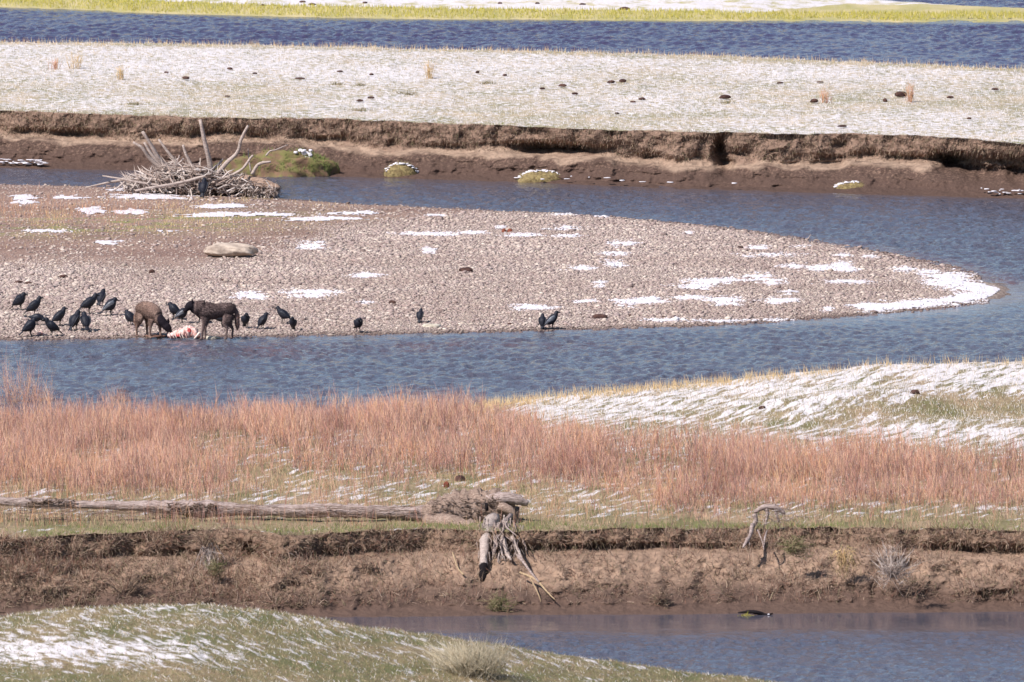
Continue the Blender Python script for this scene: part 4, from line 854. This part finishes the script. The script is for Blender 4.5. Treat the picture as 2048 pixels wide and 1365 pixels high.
strips('splinters', 140, (0, 850), (1012, 1036), (306.95, 307.05), -0.02, 0.06, (0.3, 1.0), 0.006, M['bark'])
n = 170; vv_ = RS.uniform(1046, 1125, n); uu_ = np.where(RS.rand(n) < 0.45, RS.normal(970, 7, n), RS.normal(1012, 18, n)); yy_ = np.interp(vv_, [1040, 1130], [305.5, 303.62])
c = np.array([pl(a, b, y) for a, b, y in zip(uu_, vv_, yy_)]); d = np.stack([RS.normal(0.0, 0.12, n) + (uu_ - 985) * 0.002, RS.normal(-0.25, 0.1, n), -np.ones(n)], 1) * RS.uniform(0.08, 0.3, n)[:, None]
V, F = prisms(c - d / 2, c + d / 2, RS.uniform(0.006, 0.02, n), RS.normal(0, 0.015, (n, 3))); child('splinters', V, F, M['driftwood'], root)['kind'] = 'stuff'
for i in range(40):
    u0 = RS.uniform(975, 1045); v0 = RS.uniform(1040, 1062); ln = RS.uniform(30, 80); du = RS.normal(4, 10)
    P = [pl(u0, v0, 305.6), pl(u0 + du * 0.4 + RS.normal(0, 4), v0 + ln * 0.4, 304.7), pl(u0 + du * 0.8 + RS.normal(0, 5), v0 + ln * 0.75, 304.1), pl(u0 + du, v0 + ln, 303.8)]
    r_ = RS.uniform(0.006, 0.018); child('root', *stube(P, [r_, r_ * 0.9, r_ * 0.7, r_ * 0.3], 6, 3, rough=0.3, seed=140 + i), M['wood' if i % 3 else 'bark'], root)

# second smaller root wad on the right
root = thing('root_wad', 'small grey root wad on the lip of the near bank at right', 'dead root', tuple(at_y(1530, 1045, 305.2)))
pr = lambda u, v, y=305.2: at_y(u, v, y)
for i, (pp, rr) in enumerate([([(1505, 1050, 304.8), (1500, 1072, 304.3), (1492, 1085, 304.0), (1486, 1096, 303.9)], [0.04, 0.035, 0.03, 0.015]), ([(1493, 1078, 304.2), (1500, 1090, 304.0)], [0.025, 0.015]), ([(1508, 1028), (1512, 1040), (1507, 1052)], [0.05, 0.04, 0.04]), ([(1508, 1025), (1530, 1014), (1552, 1016), (1570, 1028)], [0.035, 0.05, 0.05, 0.02]), ([(1532, 1015), (1535, 1030), (1530, 1050)], [0.04, 0.03, 0.02]), ([(1548, 1008), (1552, 1025), (1558, 1045)], [0.03, 0.03, 0.01]), ([(1528, 1092, 303.9), (1530, 1075, 304.0), (1534, 1062, 304.4)], [0.012, 0.018, 0.012]), ([(1515, 1060, 304.5), (1524, 1082, 304), (1528, 1100, 303.8)], [0.014, 0.01, 0.008])]):
    child('root', *stube([pr(*q) for q in pp], rr, 8, 4, rough=0.3, seed=90 + i), M['wood'], root)
n = 110; c = np.array([pr(a, b) for a, b in zip(RS.normal(1560, 26, n), RS.uniform(1018, 1046, n))]); V, F = prisms(c, c + np.stack([RS.normal(0, .12, n), RS.normal(0, .12, n), RS.uniform(-.1, 0.14, n)], 1), 0.006)
child('twigs', V, F, M['twig'], root)['kind'] = 'stuff'

# dead bushes on the near bank
def bankbush(u, v, y, H, W, n, mat, lab, cat='dead bush', spread=1.0, droop=False):
    o = at_y(u, v, y); p = RS.normal(0, 0.07, (n, 3)); a = RS.normal(0, spread, n)
    d = np.stack([np.sin(a) * W, -np.abs(RS.normal(0, 0.35, n)) * W, np.cos(a) * H * (-1 if droop else 1)], 1) * RS.uniform(0.4, 1, n)[:, None]
    parts = [prisms(p, p + d, 0.0075, RS.normal(0, 0.03, (n, 3)))]
    for k in range(3):
        q = p + d * RS.uniform(0.3, 0.9, n)[:, None]; parts.append(prisms(q, q + d * 0.35 + RS.normal(0, 0.07, (n, 3)), 0.004, mid=False))
    V, F = join(parts); b = link('dead_bush', mesh('dead_bush', V, F), mat); b.location = o; tag(b, lab, cat)
bankbush(415, 1098, 303.7, 0.75, 0.45, 60, M['twig'], 'grey dead bush drooping down the bank below the log at left', spread=0.6, droop=True)
bankbush(410, 1085, 303.7, 0.35, 0.35, 60, M['dead'], 'brown bush standing on the lip of the bank at left', spread=0.8)
bankbush(1785, 1150, 303.1, 0.55, 0.5, 120, M['twig'], 'grey dead bush in the dark hollow of the bank at right', spread=1.0)
bankbush(1830, 1175, 302.6, 0.35, 0.4, 60, M['dead'], 'brown dead bush low on the bank at right', spread=1.2)
bankbush(90, 1185, 303.0, 0.55, 0.6, 90, M['dead'], 'reddish brown dead bush at the left edge of the bank', spread=1.0)
bankbush(250, 1190, 302.8, 0.5, 0.6, 90, M['dead'], 'brown dead bush behind the stones of the hill crest', spread=1.0)
bankbush(150, 1120, 303.6, 0.4, 0.6, 80, M['dead'], 'brown dead bush high on the bank at left', spread=1.2)
bankbush(600, 1135, 303.4, 0.35, 0.4, 60, M['twig'], 'grey dead bush on the bank left of the roots', spread=1.0, droop=True)
bankbush(740, 1120, 303.5, 0.5, 0.3, 50, M['dead'], 'brown drooping bush halfway between left bank and roots', spread=0.9, droop=True)
bankbush(1690, 1105, 303.4, 0.5, 0.3, 50, M['straw'], 'straw coloured drooping grass tuft on the bank at right', 'grass tuft', 0.7, True)
bankbush(1590, 1098, 303.5, 0.16, 0.35, 110, M['grass'], 'green grass tuft under the lip of the bank at right', 'grass tuft', 1.0)
bankbush(430, 1140, 303.1, 0.14, 0.2, 70, M['grass'], 'green grass tuft on the bank at left', 'grass tuft', 1.0)
bankbush(1000, 1215, 302.2, 0.14, 0.35, 90, M['grass'], 'olive grass tuft at the foot of the bank below the roots', 'grass tuft', 1.0)
bankbush(1320, 1200, 302.6, 0.16, 0.3, 70, M['dead'], 'brown tuft low on the bare bank in the middle', 'grass tuft', 1.0)
# debris at the waterline
x, y = on_z(1505, 1229, 0.0); DS = 0.62; root = thing('waterline_debris', 'dark waterlogged branch with a yellowish weed at the foot of the bank', 'branch', (float(x), float(y) - 0.1, 0.0))
V, F = stube([(-0.35, 0, 0.06), (-0.1, 0, 0.09), (0.12, 0, 0.07), (0.3, 0.02, 0.0), (0.48, 0, 0.04)], [0.02, 0.05, 0.06, 0.04, 0.02], 9, 4, rough=0.3); link('branch', mesh('branch', V, F), M['char'], root)
n = 40; p = np.stack([RS.normal(-.18, .08, n), RS.normal(-.1, .03, n), np.zeros(n)], 1); V, F = prisms(p, p + np.abs(RS.normal(0, .05, (n, 3))) * [1, -1, 1], 0.008); link('weed', mesh('weed', V, F), M['lime'], root)
V, F = rock(0.03, 0.03, 0.02, 77, sub=1); link('snow_cap', mesh('snow_cap', V + np.array([0.38, -0.1, 0.03]), F), M['snow'], root); root.scale = (0.75, 1, 0.6)

# ------------------------------------------------------------------ ravens
t = MT('raven_plumage', 0.6, 0.3); nn = t.noise(30, 3); t.col(t.ramp(nn, [(0.3, (0.006, 0.007, 0.012, 1)), (0.7, (0.014, 0.015, 0.026, 1))])); t.bump(nn, 0.01); M['raven'] = t.m
t = MT('raven_wing', 0.5, 0.4); nn = t.noise(26, 3, t.map((0.4, 1, 2))); t.col(t.ramp(nn, [(0.3, (0.005, 0.006, 0.010, 1)), (0.7, (0.016, 0.019, 0.032, 1))])); t.bump(nn, 0.012); M['wing'] = t.m
t = MT('raven_wing_sheen', 0.34, 0.6); nn = t.noise(26, 3, t.map((0.4, 1, 2))); t.col(t.ramp(nn, [(0.3, (0.06, 0.065, 0.08, 1)), (0.7, (0.2, 0.21, 0.23, 1))])); M['wing_sheen'] = t.m  # paler copy of the black wing: feather sheen put into the colour
M['beak'] = MT('raven_beak', 0.35, 0.5).col((0.012, 0.012, 0.014, 1)).m
M['eye'] = MT('eye', 0.15, 0.6).col((0.01, 0.008, 0.006, 1)).m
# body sections: (x, z, half width, half height); head; beak tip; tail tip
POSES = {
 'stand': dict(body=[(-0.17, .135, .035, .022), (-0.12, .155, .062, .045), (-0.05, .18, .078, .068), (0.03, .215, .080, .074), (0.09, .25, .062, .062), (0.125, .285, .045, .047), (0.15, .318, .041, .044), (0.175, .328, .034, .036), (0.195, .326, .018, .02)], beak=[(0.19, .328), (0.23, .324), (0.265, .308)], tail=[(-0.13, .152), (-0.20, .105), (-0.29, .05)]),
 'upright': dict(body=[(-0.11, .09, .035, .022), (-0.085, .125, .06, .045), (-0.045, .175, .077, .068), (0.0, .225, .080, .072), (0.035, .27, .062, .06), (0.055, .305, .046, .048), (0.075, .335, .041, .044), (0.10, .343, .034, .036), (0.12, .34, .018, .02)], beak=[(0.115, .342), (0.155, .335), (0.19, .318)], tail=[(-0.09, .12), (-0.135, .06), (-0.17, .01)]),
 'feed': dict(body=[(-0.15, .20, .035, .022), (-0.10, .20, .062, .045), (-0.03, .195, .078, .066), (0.05, .185, .079, .070), (0.11, .165, .06, .056), (0.145, .14, .045, .044), (0.17, .115, .041, .042), (0.185, .095, .033, .034), (0.195, .08, .018, .02)], beak=[(0.19, .085), (0.21, .05), (0.22, .015)], tail=[(-0.11, .20), (-0.20, .215), (-0.29, .235)]),
 'hunch': dict(body=[(-0.16, .13, .035, .022), (-0.11, .15, .062, .045), (-0.04, .18, .082, .072), (0.03, .21, .086, .084), (0.08, .245, .07, .066), (0.105, .27, .048, .048), (0.125, .285, .042, .043), (0.15, .283, .034, .034), (0.168, .275, .018, .02)], beak=[(0.163, .278), (0.20, .268), (0.23, .25)], tail=[(-0.12, .148), (-0.19, .10), (-0.27, .055)]),
}
def raven_proto(pose, grey=False):
    D = POSES[pose]; root = bpy.data.objects.new('raven', None); C.objects.link(root); root.empty_display_size = 0.1
    b = D['body']; V, F = stube([(x, 0, z) for x, z, w, h in b], [(w * 1.18, h * 1.22) for x, z, w, h in b], 14, 4)
    link('body', mesh('body', V, F), M['raven'], root)
    bk = D['beak']; V, F = stube([(x, 0, z) for x, z in bk], [(0.011, 0.016), (0.009, 0.013), (0.002, 0.003)], 8, 3); link('beak', mesh('beak', V, F), M['beak'], root)
    tl = D['tail']; V, F = stube([(x, 0, z) for x, z in tl], [(0.03, 0.018), (0.042, 0.012), (0.05, 0.006)], 8, 3); link('tail', mesh('tail', V, F), M['raven'], root)
    wp = [b[4], b[3], b[2], b[1]]
    for s in (-1, 1):
        P = [(q[0] - 0.0, s * (q[2] * 1.0), q[1] + q[3] * 0.22) for q in wp]
        d = np.array(tl[1]) - np.array([wp[-1][0], wp[-1][1]]); P.append((wp[-1][0] + d[0] * 0.9, s * 0.035, wp[-1][1] + d[1] * 0.75 + 0.012)); 
        V, F = stube(P, [(0.014, 0.03), (0.02, 0.052), (0.018, 0.055), (0.014, 0.04), (0.006, 0.012)], 8, 4)
        link('wing', mesh('wing', V, F), M['wing_sheen' if grey else 'wing'], root)
    cx = 0.02 if pose != 'upright' else -0.005
    for s in (-1, 1):
        P = [(cx - 0.01, s * 0.035, .17), (cx + 0.0, s * 0.038, .12), (cx - 0.022, s * 0.04, .07), (cx, s * 0.042, 0.008), (cx + 0.045, s * 0.046, 0.004)]
        V, F = stube(P, [0.03, 0.02, 0.008, 0.007, 0.005], 7, 3); o = link('leg', mesh('leg', V, F), M['beak'], root)
    hx, hz = b[6][0], b[6][1]
    parts = []
    for s in (-1, 1):
        v, f = ball(1); parts.append((v * 0.006 + np.array([hx + 0.014, s * 0.038, hz + 0.01]), f))
    for i, q in enumerate(parts): link('eye', mesh('eye', *q), M['eye'], root)
    return root
RV = [  # u, v of the feet, pose, heading (0 = facing right), scale, painted wing sheen, label
 (42, 622, 'hunch', -12, 1.05, 0, 'hunched raven, uppermost at the left edge, tail to the left'),
 (70, 634, 'stand', 8, 1.05, 0, 'upright raven with its beak raised, second from the left edge'),
 (75, 652, 'feed', -20, 0.95, 0, 'bent raven in the middle of the left edge group, head low to the right'),
 (62, 675, 'hunch', 15, 1.1, 0, 'raven nearest the water at the left edge, tail cocked left'),
 (103, 674, 'stand', 196, 1.0, 0, 'raven at the water facing left towards the pink scraps'),
 (121, 653, 'stand', 18, 0.98, 0, 'lone black raven facing right between the two left groups'),
 (178, 629, 'stand', 10, 1.1, 0, 'tall raven facing right above the pair standing close together'),
 (203, 613, 'upright', 60, 1.0, 0, 'uppermost upright raven, seen from behind'),
 (222, 633, 'hunch', 12, 1.08, 1, 'raven with a silvery sheen painted on its wing, facing right, left of the brown wolf'),
 (152, 662, 'upright', 40, 1.15, 0, 'left raven of the dark pair standing close together'),
 (171, 664, 'upright', 110, 1.15, 0, 'right raven of the dark pair standing close together'),
 (258, 654, 'hunch', 145, 0.95, 0, 'raven half hidden behind the rump of the left wolf'),
 (347, 640, 'hunch', 170, 1.0, 0, 'raven between the two wolves, facing left with its back to the standing wolf'),
 (364, 647, 'hunch', 15, 0.95, 1, 'raven with painted silvery sheen under the muzzle of the standing wolf'),
 (398, 648, 'hunch', 190, 1.05, 0, 'black raven behind the chest of the standing wolf'),
 (444, 655, 'feed', 10, 1.0, 0, 'raven seen between the legs of the standing wolf'),
 (491, 658, 'upright', -80, 0.95, 0, 'raven facing the camera just right of the standing wolf'),
 (527, 659, 'upright', 25, 0.95, 0, 'second raven right of the standing wolf, turned to the right'),
 (567, 649, 'stand', 158, 0.95, 0, 'raven facing left, behind the one at the water'),
 (586, 663, 'upright', -100, 0.85, 0, 'small raven at the water overlapping the one facing left'),
 (716, 667, 'hunch', -75, 0.95, 0, 'raven with raised shoulders alone in the shallow water'),
 (841, 646, 'upright', 75, 0.8, 0, 'lone raven standing above the pale flat stone'),
 (1085, 659, 'upright', 85, 0.85, 0, 'left raven of the farthest right pair, seen from behind'),
 (1106, 664, 'stand', 14, 0.95, 1, 'right raven of the farthest right pair, with grey sheen painted on its wing'),
 (408, 385, 'upright', 80, 1.15, 0, 'raven standing in front of the driftwood snag'),
]
cache = {}
for u, v, pose, hd, sc, grey, lab in RV:
    k = (pose, grey); first = k not in cache
    if first: cache[k] = raven_proto(pose, bool(grey))
    o = cache[k] if first else dup(cache[k])
    x, y, z = hit(u, v, z_bar)
    if u == 408: y = 395.1; x = float(at_y(408, 388, y)[0]); z = float(z_bar(np.array([x]), np.array([y]))[0]) + 0.02
    o.location = (x, y, max(z, -0.02) + 0.012); sc *= 0.95; o.rotation_euler = (0, R(random.uniform(-9, 7)), R(hd + random.uniform(-6, 6))); o.scale = (sc,) * 3 if pose in ('upright', 'feed') else (0.9 * sc, sc, 1.14 * sc)
    tag(o, lab, 'raven', 'ravens gathered round the carcass')
o = bpy.data.objects

# ------------------------------------------------------------------ wolves
def fuse(name, parts, mat, parent, vox=0.014, smooth=4):
    V, F = join(parts); m = mesh(name + '_src', V, F); ob = bpy.data.objects.new(name + '_src', m); C.objects.link(ob)
    md = ob.modifiers.new('r', 'REMESH'); md.mode = 'VOXEL'; md.voxel_size = vox
    ms = ob.modifiers.new('s', 'SMOOTH'); ms.iterations = smooth; ms.factor = 0.5
    dg = bpy.context.evaluated_depsgraph_get(); dg.update()
    nm = bpy.data.meshes.new_from_object(ob.evaluated_get(dg)); nm.name = name
    bpy.data.objects.remove(ob); bpy.data.meshes.remove(m)
    for p in nm.polygons: p.use_smooth = True
    return link(name, nm, mat, parent)
def fur_mat(name, base, dark, tips, legz, headx, pale=None):
    t = MT(name, 0.85, 0.15)
    co = t.n('ShaderNodeTexCoord').outputs['Object']; sx = t.n('ShaderNodeSeparateXYZ'); t.put(sx.inputs[0], co)
    n = t.noise(7, 5, t.map((0.6, 1, 1), vec=co)); n2 = t.noise(45, 3, t.map((0.4, 1, 1), vec=co))
    c = t.mix(t.ramp(n, [(0.35, 0.0), (0.65, 1.0)]), srgb(*base), srgb(*tips))
    c = t.mix(t.ramp(n2, [(0.4, 0.5), (0.6, 0.0)]), c, srgb(*dark))
    hx = t.ramp(sx.outputs[0], [(0.0, 0.0), (1.0, 1.0)])
    hd = t.math('MULTIPLY', t.math('SUBTRACT', sx.outputs[0], headx, True), 30.0, True)
    c = t.mix(hd, c, srgb(*dark)); t.col(c); t.bump(n2, 0.02); return t.m, hd
def fur(body, n, L, mat, parent, back=(-1, 0, -0.35), clip=None):
    m = body.data; co = np.empty(len(m.vertices) * 3, np.float32); m.vertices.foreach_get('co', co); co = co.reshape(-1, 3).astype(float)
    no = np.empty(len(m.vertices) * 3, np.float32); m.vertices.foreach_get('normal', no); no = no.reshape(-1, 3).astype(float)
    i = RS.randint(0, len(co), n); p = co[i]; q = no[i]
    if clip is not None: k = clip(p); p = p[k]; q = q[k]
    d = q * 0.55 + np.array(back) + RS.normal(0, 0.25, p.shape); d /= np.linalg.norm(d, axis=1, keepdims=True)
    V, F = prisms(p - q * 0.004, p + d * (L * RS.uniform(0.5, 1.2, len(p)))[:, None], 0.0035, mid=False)
    link('fur', mesh('fur', V, F), mat, parent)['kind'] = 'stuff'
def leg_front(x, y, top=0.52, fx=0.0, foot=0.0, r=1.0):
    return stube([(x - 0.02, y * 0.8, top), (x - 0.03, y, 0.42), (x - 0.015 + fx * .4, y, 0.30), (x + fx * .7, y, 0.19), (x + fx, y, 0.06), (x + 0.02 + fx, y, 0.02), (x + 0.065 + fx, y, 0.016)], [(0.06, 0.095), (0.046, 0.068), (0.033, 0.040), (0.029, 0.031), (0.025, 0.027), (0.036, 0.029), (0.026, 0.018)], 10, 4)
def leg_hind(x, y, top=0.56, fx=0.0):
    return stube([(x + 0.02, y * 0.75, top), (x + 0.05, y, 0.44), (x + 0.035 + fx * .5, y, 0.36), (x - 0.02 + fx * .7, y, 0.27), (x - 0.05 + fx, y, 0.21), (x - 0.04 + fx, y, 0.11), (x - 0.035 + fx, y, 0.03), (x + 0.02 + fx, y, 0.018)], [(0.075, 0.13), (0.07, 0.11), (0.052, 0.076), (0.035, 0.044), (0.028, 0.032), (0.025, 0.027), (0.036, 0.029), (0.028, 0.018)], 10, 4)

M['black_fur'] = MT('black_fur', 0.85, 0.15).col(srgb(34, 27, 32)).m
# standing wolf: local +x is forward
u, v = 436, 680
x, y = on_z(436, 680, 0.0)
zg = 0.0
wf = thing('wolf', 'dark brown wolf standing side on at the water, head lowered to the left', 'wolf', (float(x), float(y) + 0.02, 0.01))
body = [stube([(-0.40, 0, .64), (-0.36, 0, .66), (-0.26, 0, .67), (-0.08, 0, .66), (0.10, 0, .64), (0.25, 0, .645), (0.36, 0, .67), (0.44, 0, .69)], [(0.05, 0.08), (0.11, 0.135), (0.13, 0.155), (0.135, 0.15), (0.15, 0.18), (0.155, 0.20), (0.135, 0.17), (0.11, 0.13)], 16, 5),
        stube([(0.30, 0, .70), (0.40, 0.0, .71), (0.50, 0.01, .73), (0.57, 0.02, .745)], [(0.14, 0.185), (0.14, 0.175), (0.125, 0.15), (0.10, 0.11)], 14, 4),
        stube([(0.52, 0.02, .76), (0.58, 0.025, .765), (0.64, 0.035, .735), (0.685, 0.045, .69), (0.725, 0.05, .65), (0.75, 0.052, .625)], [(0.10, 0.11), (0.115, 0.115), (0.092, 0.092), (0.056, 0.062), (0.044, 0.048), (0.028, 0.030)], 12, 4),
        leg_front(0.30, 0.085, fx=0.03), leg_front(0.27, -0.085, fx=-0.02), leg_hind(-0.28, 0.085, fx=0.10), leg_hind(-0.32, -0.085, fx=0.0),
        stube([(-0.36, 0, .70), (-0.43, 0, .66), (-0.46, 0, .56), (-0.465, 0, .44), (-0.47, 0, .31), (-0.475, 0, .20)], [0.05, 0.05, 0.055, 0.062, 0.055, 0.012], 10, 4)]
mt, _ = fur_mat('dark_wolf_fur', (108, 90, 86), (30, 25, 31), (134, 114, 108), 0.3, 0.50)
b = fuse('body', body, mt, wf, 0.012, 5)
for q in (-1, 1):
    link('ear', mesh('ear', *stube([(0.565, 0.03 + q * 0.05, .83), (0.555, 0.03 + q * 0.06, .88), (0.55, 0.03 + q * 0.062, .935)], [(0.045, 0.022), (0.034, 0.016), (0.005, 0.004)], 9, 3)), M['black_fur'], wf)
M['fur_dark'] = island_mat('dark_wolf_guard_hairs', [(106, 86, 82), (122, 102, 96), (84, 68, 66), (144, 122, 114), (66, 54, 54), (112, 92, 86)])
M['fur_black'] = island_mat('black_guard_hairs', [(28, 22, 26), (44, 34, 36), (34, 28, 30)])
M['fur_rust'] = island_mat('rusty_guard_hairs', [(176, 112, 72), (150, 92, 62), (190, 128, 84)])
fur(b, 15000, 0.04, M['fur_dark'], wf, clip=lambda p: (p[:, 2] > 0.36) & (p[:, 0] < 0.48) & (p[:, 0] > -0.42))
fur(b, 1600, 0.03, M['fur_black'], wf, clip=lambda p: (p[:, 0] > 0.48) & (p[:, 0] < 0.66))
fur(b, 2600, 0.045, M['fur_rust'], wf, (0, 0, -1), clip=lambda p: (p[:, 0] < -0.415) & (p[:, 2] < 0.60))
for s in (-1, 1):
    vv, ff = ball(1); e = link('eye', mesh('eye', vv * 0.009 + np.array([0.655, 0.038 + s * 0.058, .755]), ff), MT('wolf_eye', 0.2, 0.5).col(srgb(150, 110, 50)).m if s < 0 else M['eye'], wf)
vv, ff = ball(1); link('nose', mesh('nose', vv * 0.016 + np.array([0.757, 0.053, .63]), ff), M['eye'], wf)
wf.rotation_euler.z = R(183); wf.scale = (0.93, 1.0, 0.93); wf.location.x -= 0.03

# hunched wolf feeding: rump to the left, coming forward to the right
x, y = on_z(287, 676, 0.0)
wg = thing('wolf', 'grizzled brown wolf with arched back and its head down at the carcass', 'wolf', (float(x), float(y) + 0.12, 0.01))
# local origin below the hind legs, +x forward
body = [stube([(-0.16, 0, .56), (-0.10, 0, .62), (0.0, 0, .66), (0.14, 0, .66), (0.28, 0, .62), (0.42, 0, .56), (0.52, 0, .50)], [(0.05, 0.07), (0.12, 0.13), (0.15, 0.16), (0.16, 0.18), (0.165, 0.195), (0.155, 0.19), (0.11, 0.13)], 16, 5),
        stube([(0.44, 0.0, .52), (0.54, 0.03, .45), (0.62, 0.07, .36), (0.66, 0.10, .29)], [(0.125, 0.14), (0.11, 0.115), (0.095, 0.095), (0.07, 0.07)], 14, 4),
        stube([(0.62, 0.08, .33), (0.67, 0.12, .28), (0.70, 0.15, .22), (0.72, 0.17, .15), (0.735, 0.185, .09), (0.74, 0.19, .065)], [(0.085, 0.085), (0.098, 0.095), (0.08, 0.075), (0.050, 0.052), (0.038, 0.040), (0.022, 0.024)], 12, 4),
        stube([(0.44, 0.09, .44), (0.44, 0.10, .32), (0.46, 0.105, .2), (0.47, 0.105, .07), (0.49, 0.105, .02), (0.53, 0.105, .016)], [(0.06, 0.085), (0.043, 0.055), (0.03, 0.034), (0.024, 0.026), (0.032, 0.026), (0.02, 0.015)], 10, 4),
        stube([(0.42, -0.09, .44), (0.40, -0.11, .32), (0.39, -0.115, .2), (0.38, -0.115, .07), (0.40, -0.115, .02), (0.44, -0.115, .016)], [(0.06, 0.085), (0.043, 0.055), (0.03, 0.034), (0.024, 0.026), (0.032, 0.026), (0.02, 0.015)], 10, 4),
        leg_hind(-0.02, 0.10, 0.56, 0.05), leg_hind(-0.04, -0.11, 0.56, -0.02),
        stube([(-0.12, 0, .62), (-0.20, -0.01, .56), (-0.24, -0.02, .46), (-0.25, -0.02, .34), (-0.25, -0.02, .24)], [0.05, 0.052, 0.058, 0.052, 0.012], 10, 4)]
hd = np.array([0.655, 0.11, .30])
mt, _ = fur_mat('grizzled_wolf_fur', (118, 94, 84), (34, 28, 34), (156, 130, 116), 0.3, 0.56)
b = fuse('body', body, mt, wg, 0.012, 5)
for q in (-1, 1):
    p0 = hd + np.array([0.0, q * 0.06, 0.06])
    link('ear', mesh('ear', *stube([p0, p0 + np.array([-0.01, q * 0.012, 0.06]), p0 + np.array([-0.005, q * 0.014, 0.115])], [(0.045, 0.022), (0.034, 0.016), (0.005, 0.004)], 9, 3)), M['black_fur'], wg)
M['fur_griz'] = island_mat('grizzled_guard_hairs', [(118, 94, 84), (146, 122, 108), (88, 70, 66), (166, 142, 126), (106, 84, 80), (134, 104, 90)])
fur(b, 15000, 0.04, M['fur_griz'], wg, clip=lambda p: (p[:, 2] > 0.3) & (p[:, 0] < 0.54) & (p[:, 0] > -0.19))
fur(b, 1800, 0.03, M['fur_black'], wg, clip=lambda p: (p[:, 0] > 0.55) & (p[:, 0] < 0.7))
fur(b, 2400, 0.045, M['fur_rust'], wg, (0, 0, -1), clip=lambda p: (p[:, 0] < -0.19) & (p[:, 2] < 0.5))
for s in (-1, 1):
    vv, ff = ball(1); link('eye', mesh('eye', vv * 0.009 + np.array([0.70, 0.135 + s * 0.05, .245]), ff), M['eye'], wg)
vv, ff = ball(1); link('nose', mesh('nose', vv * 0.016 + np.array([0.745, 0.192, .065]), ff), M['eye'], wg)
wg.rotation_euler.z = R(-50); wg.scale = (0.93, 1.0, 0.90)

# ------------------------------------------------------------------ carcass
t = MT('carcass_flesh', 0.45, 0.4); nn = t.noise(12, 5); t.col(t.ramp(nn, [(0.3, srgb(190, 120, 108)), (0.46, srgb(218, 172, 160)), (0.6, srgb(228, 206, 198))])); t.bump(nn, 0.03); M['flesh'] = t.m
t = MT('raw_meat', 0.35, 0.5); nn = t.noise(14, 4); t.col(t.ramp(nn, [(0.3, srgb(150, 44, 46)), (0.7, srgb(200, 90, 86))])); t.bump(nn, 0.02); M['meat'] = t.m
M['bone'] = MT('bone', 0.5, 0.4).col(srgb(226, 208, 196)).m
t = MT('carcass_hide', 0.9, 0.1); nn = t.noise(14, 4); t.col(t.ramp(nn, [(0.35, srgb(92, 66, 58)), (0.65, srgb(142, 112, 96))])); M['hide'] = t.m
x, y = on_z(368, 679, 0.0); ca = thing('carcass', 'pink and white picked carcass at the water between the two wolves', 'carcass', (float(x), float(y) + 0.05, 0.0))
V, F = stube([(-0.34, 0, .06), (-0.22, 0, .09), (-0.08, 0.02, .12), (0.04, 0.02, .15), (0.16, 0.02, .15), (0.27, 0, .09), (0.38, 0, .05)], [(0.05, 0.04), (0.10, 0.07), (0.12, 0.09), (0.13, 0.11), (0.12, 0.12), (0.10, 0.07), (0.03, 0.03)], 16, 6, rough=0.5, seed=4, lump=5)
link('torso', mesh('torso', V, F), M['flesh'], ca)
V, F = rock(0.045, 0.04, 0.06, 9, 0.35); link('meat', mesh('meat', V + np.array([0.11, -0.09, 0.17]), F), M['meat'], ca)
V, F = rock(0.04, 0.04, 0.03, 19, 0.3); link('meat', mesh('meat', V + np.array([-0.12, -0.10, 0.07]), F), M['meat'], ca)
for i in range(6):
    q = -0.30 + i * 0.07 + RS.normal(0, 0.008); V, F = stube([(q, 0.03, .13), (q - 0.02, -0.07, .14), (q - 0.01, -0.13, .08), (q + 0.02, -0.15, .02)], [0.006, 0.008, 0.007, 0.004], 6, 4); link('rib', mesh('rib', V, F), M['flesh'] if i % 2 else M['bone'], ca)
V, F = stube([(-0.3, 0.05, .16), (-0.36, 0.05, .2), (-0.40, 0.04, .17)], [0.03, 0.025, 0.015], 8, 3); link('bone', mesh('bone', V, F), M['bone'], ca)
V, F = stube([(0.22, -.12, .02), (0.29, -.14, .10), (0.33, -.12, .14), (0.36, -0.1, .06), (0.35, -0.12, .02)], [0.02, 0.022, 0.025, 0.02, 0.012], 8, 4); link('bone', mesh('bone', V, F), M['bone'], ca)
V, F = rock(0.22, 0.12, 0.03, 29, 0.4, 3); link('hide', mesh('hide', V + np.array([-0.62, 0.2, 0.04]), F), M['hide'], ca)
V, F = rock(0.24, 0.10, 0.05, 33, 0.4, 3); link('hide', mesh('hide', V + np.array([0.52, 0.1, 0.01]), F), M['pale'], ca)
x, y = on_z(82, 674, 0.0); sc_ = thing('carcass_scrap', 'pinkish strip of carcass between the two ravens at the left waterline', 'carcass scrap', (float(x), float(y), 0.01))
V, F = stube([(-0.08, 0, .02), (-0.02, 0, .07), (0.03, 0, .05), (0.1, 0, .0)], [0.02, 0.035, 0.03, 0.015], 9, 4, rough=0.4); link('flesh', mesh('flesh', V, F), M['flesh'], sc_)
V, F = stube([(-0.05, 0, .05), (-0.12, 0, .16)], [0.015, 0.008], 7, 2); link('bone', mesh('bone', V, F), M['bone'], sc_)
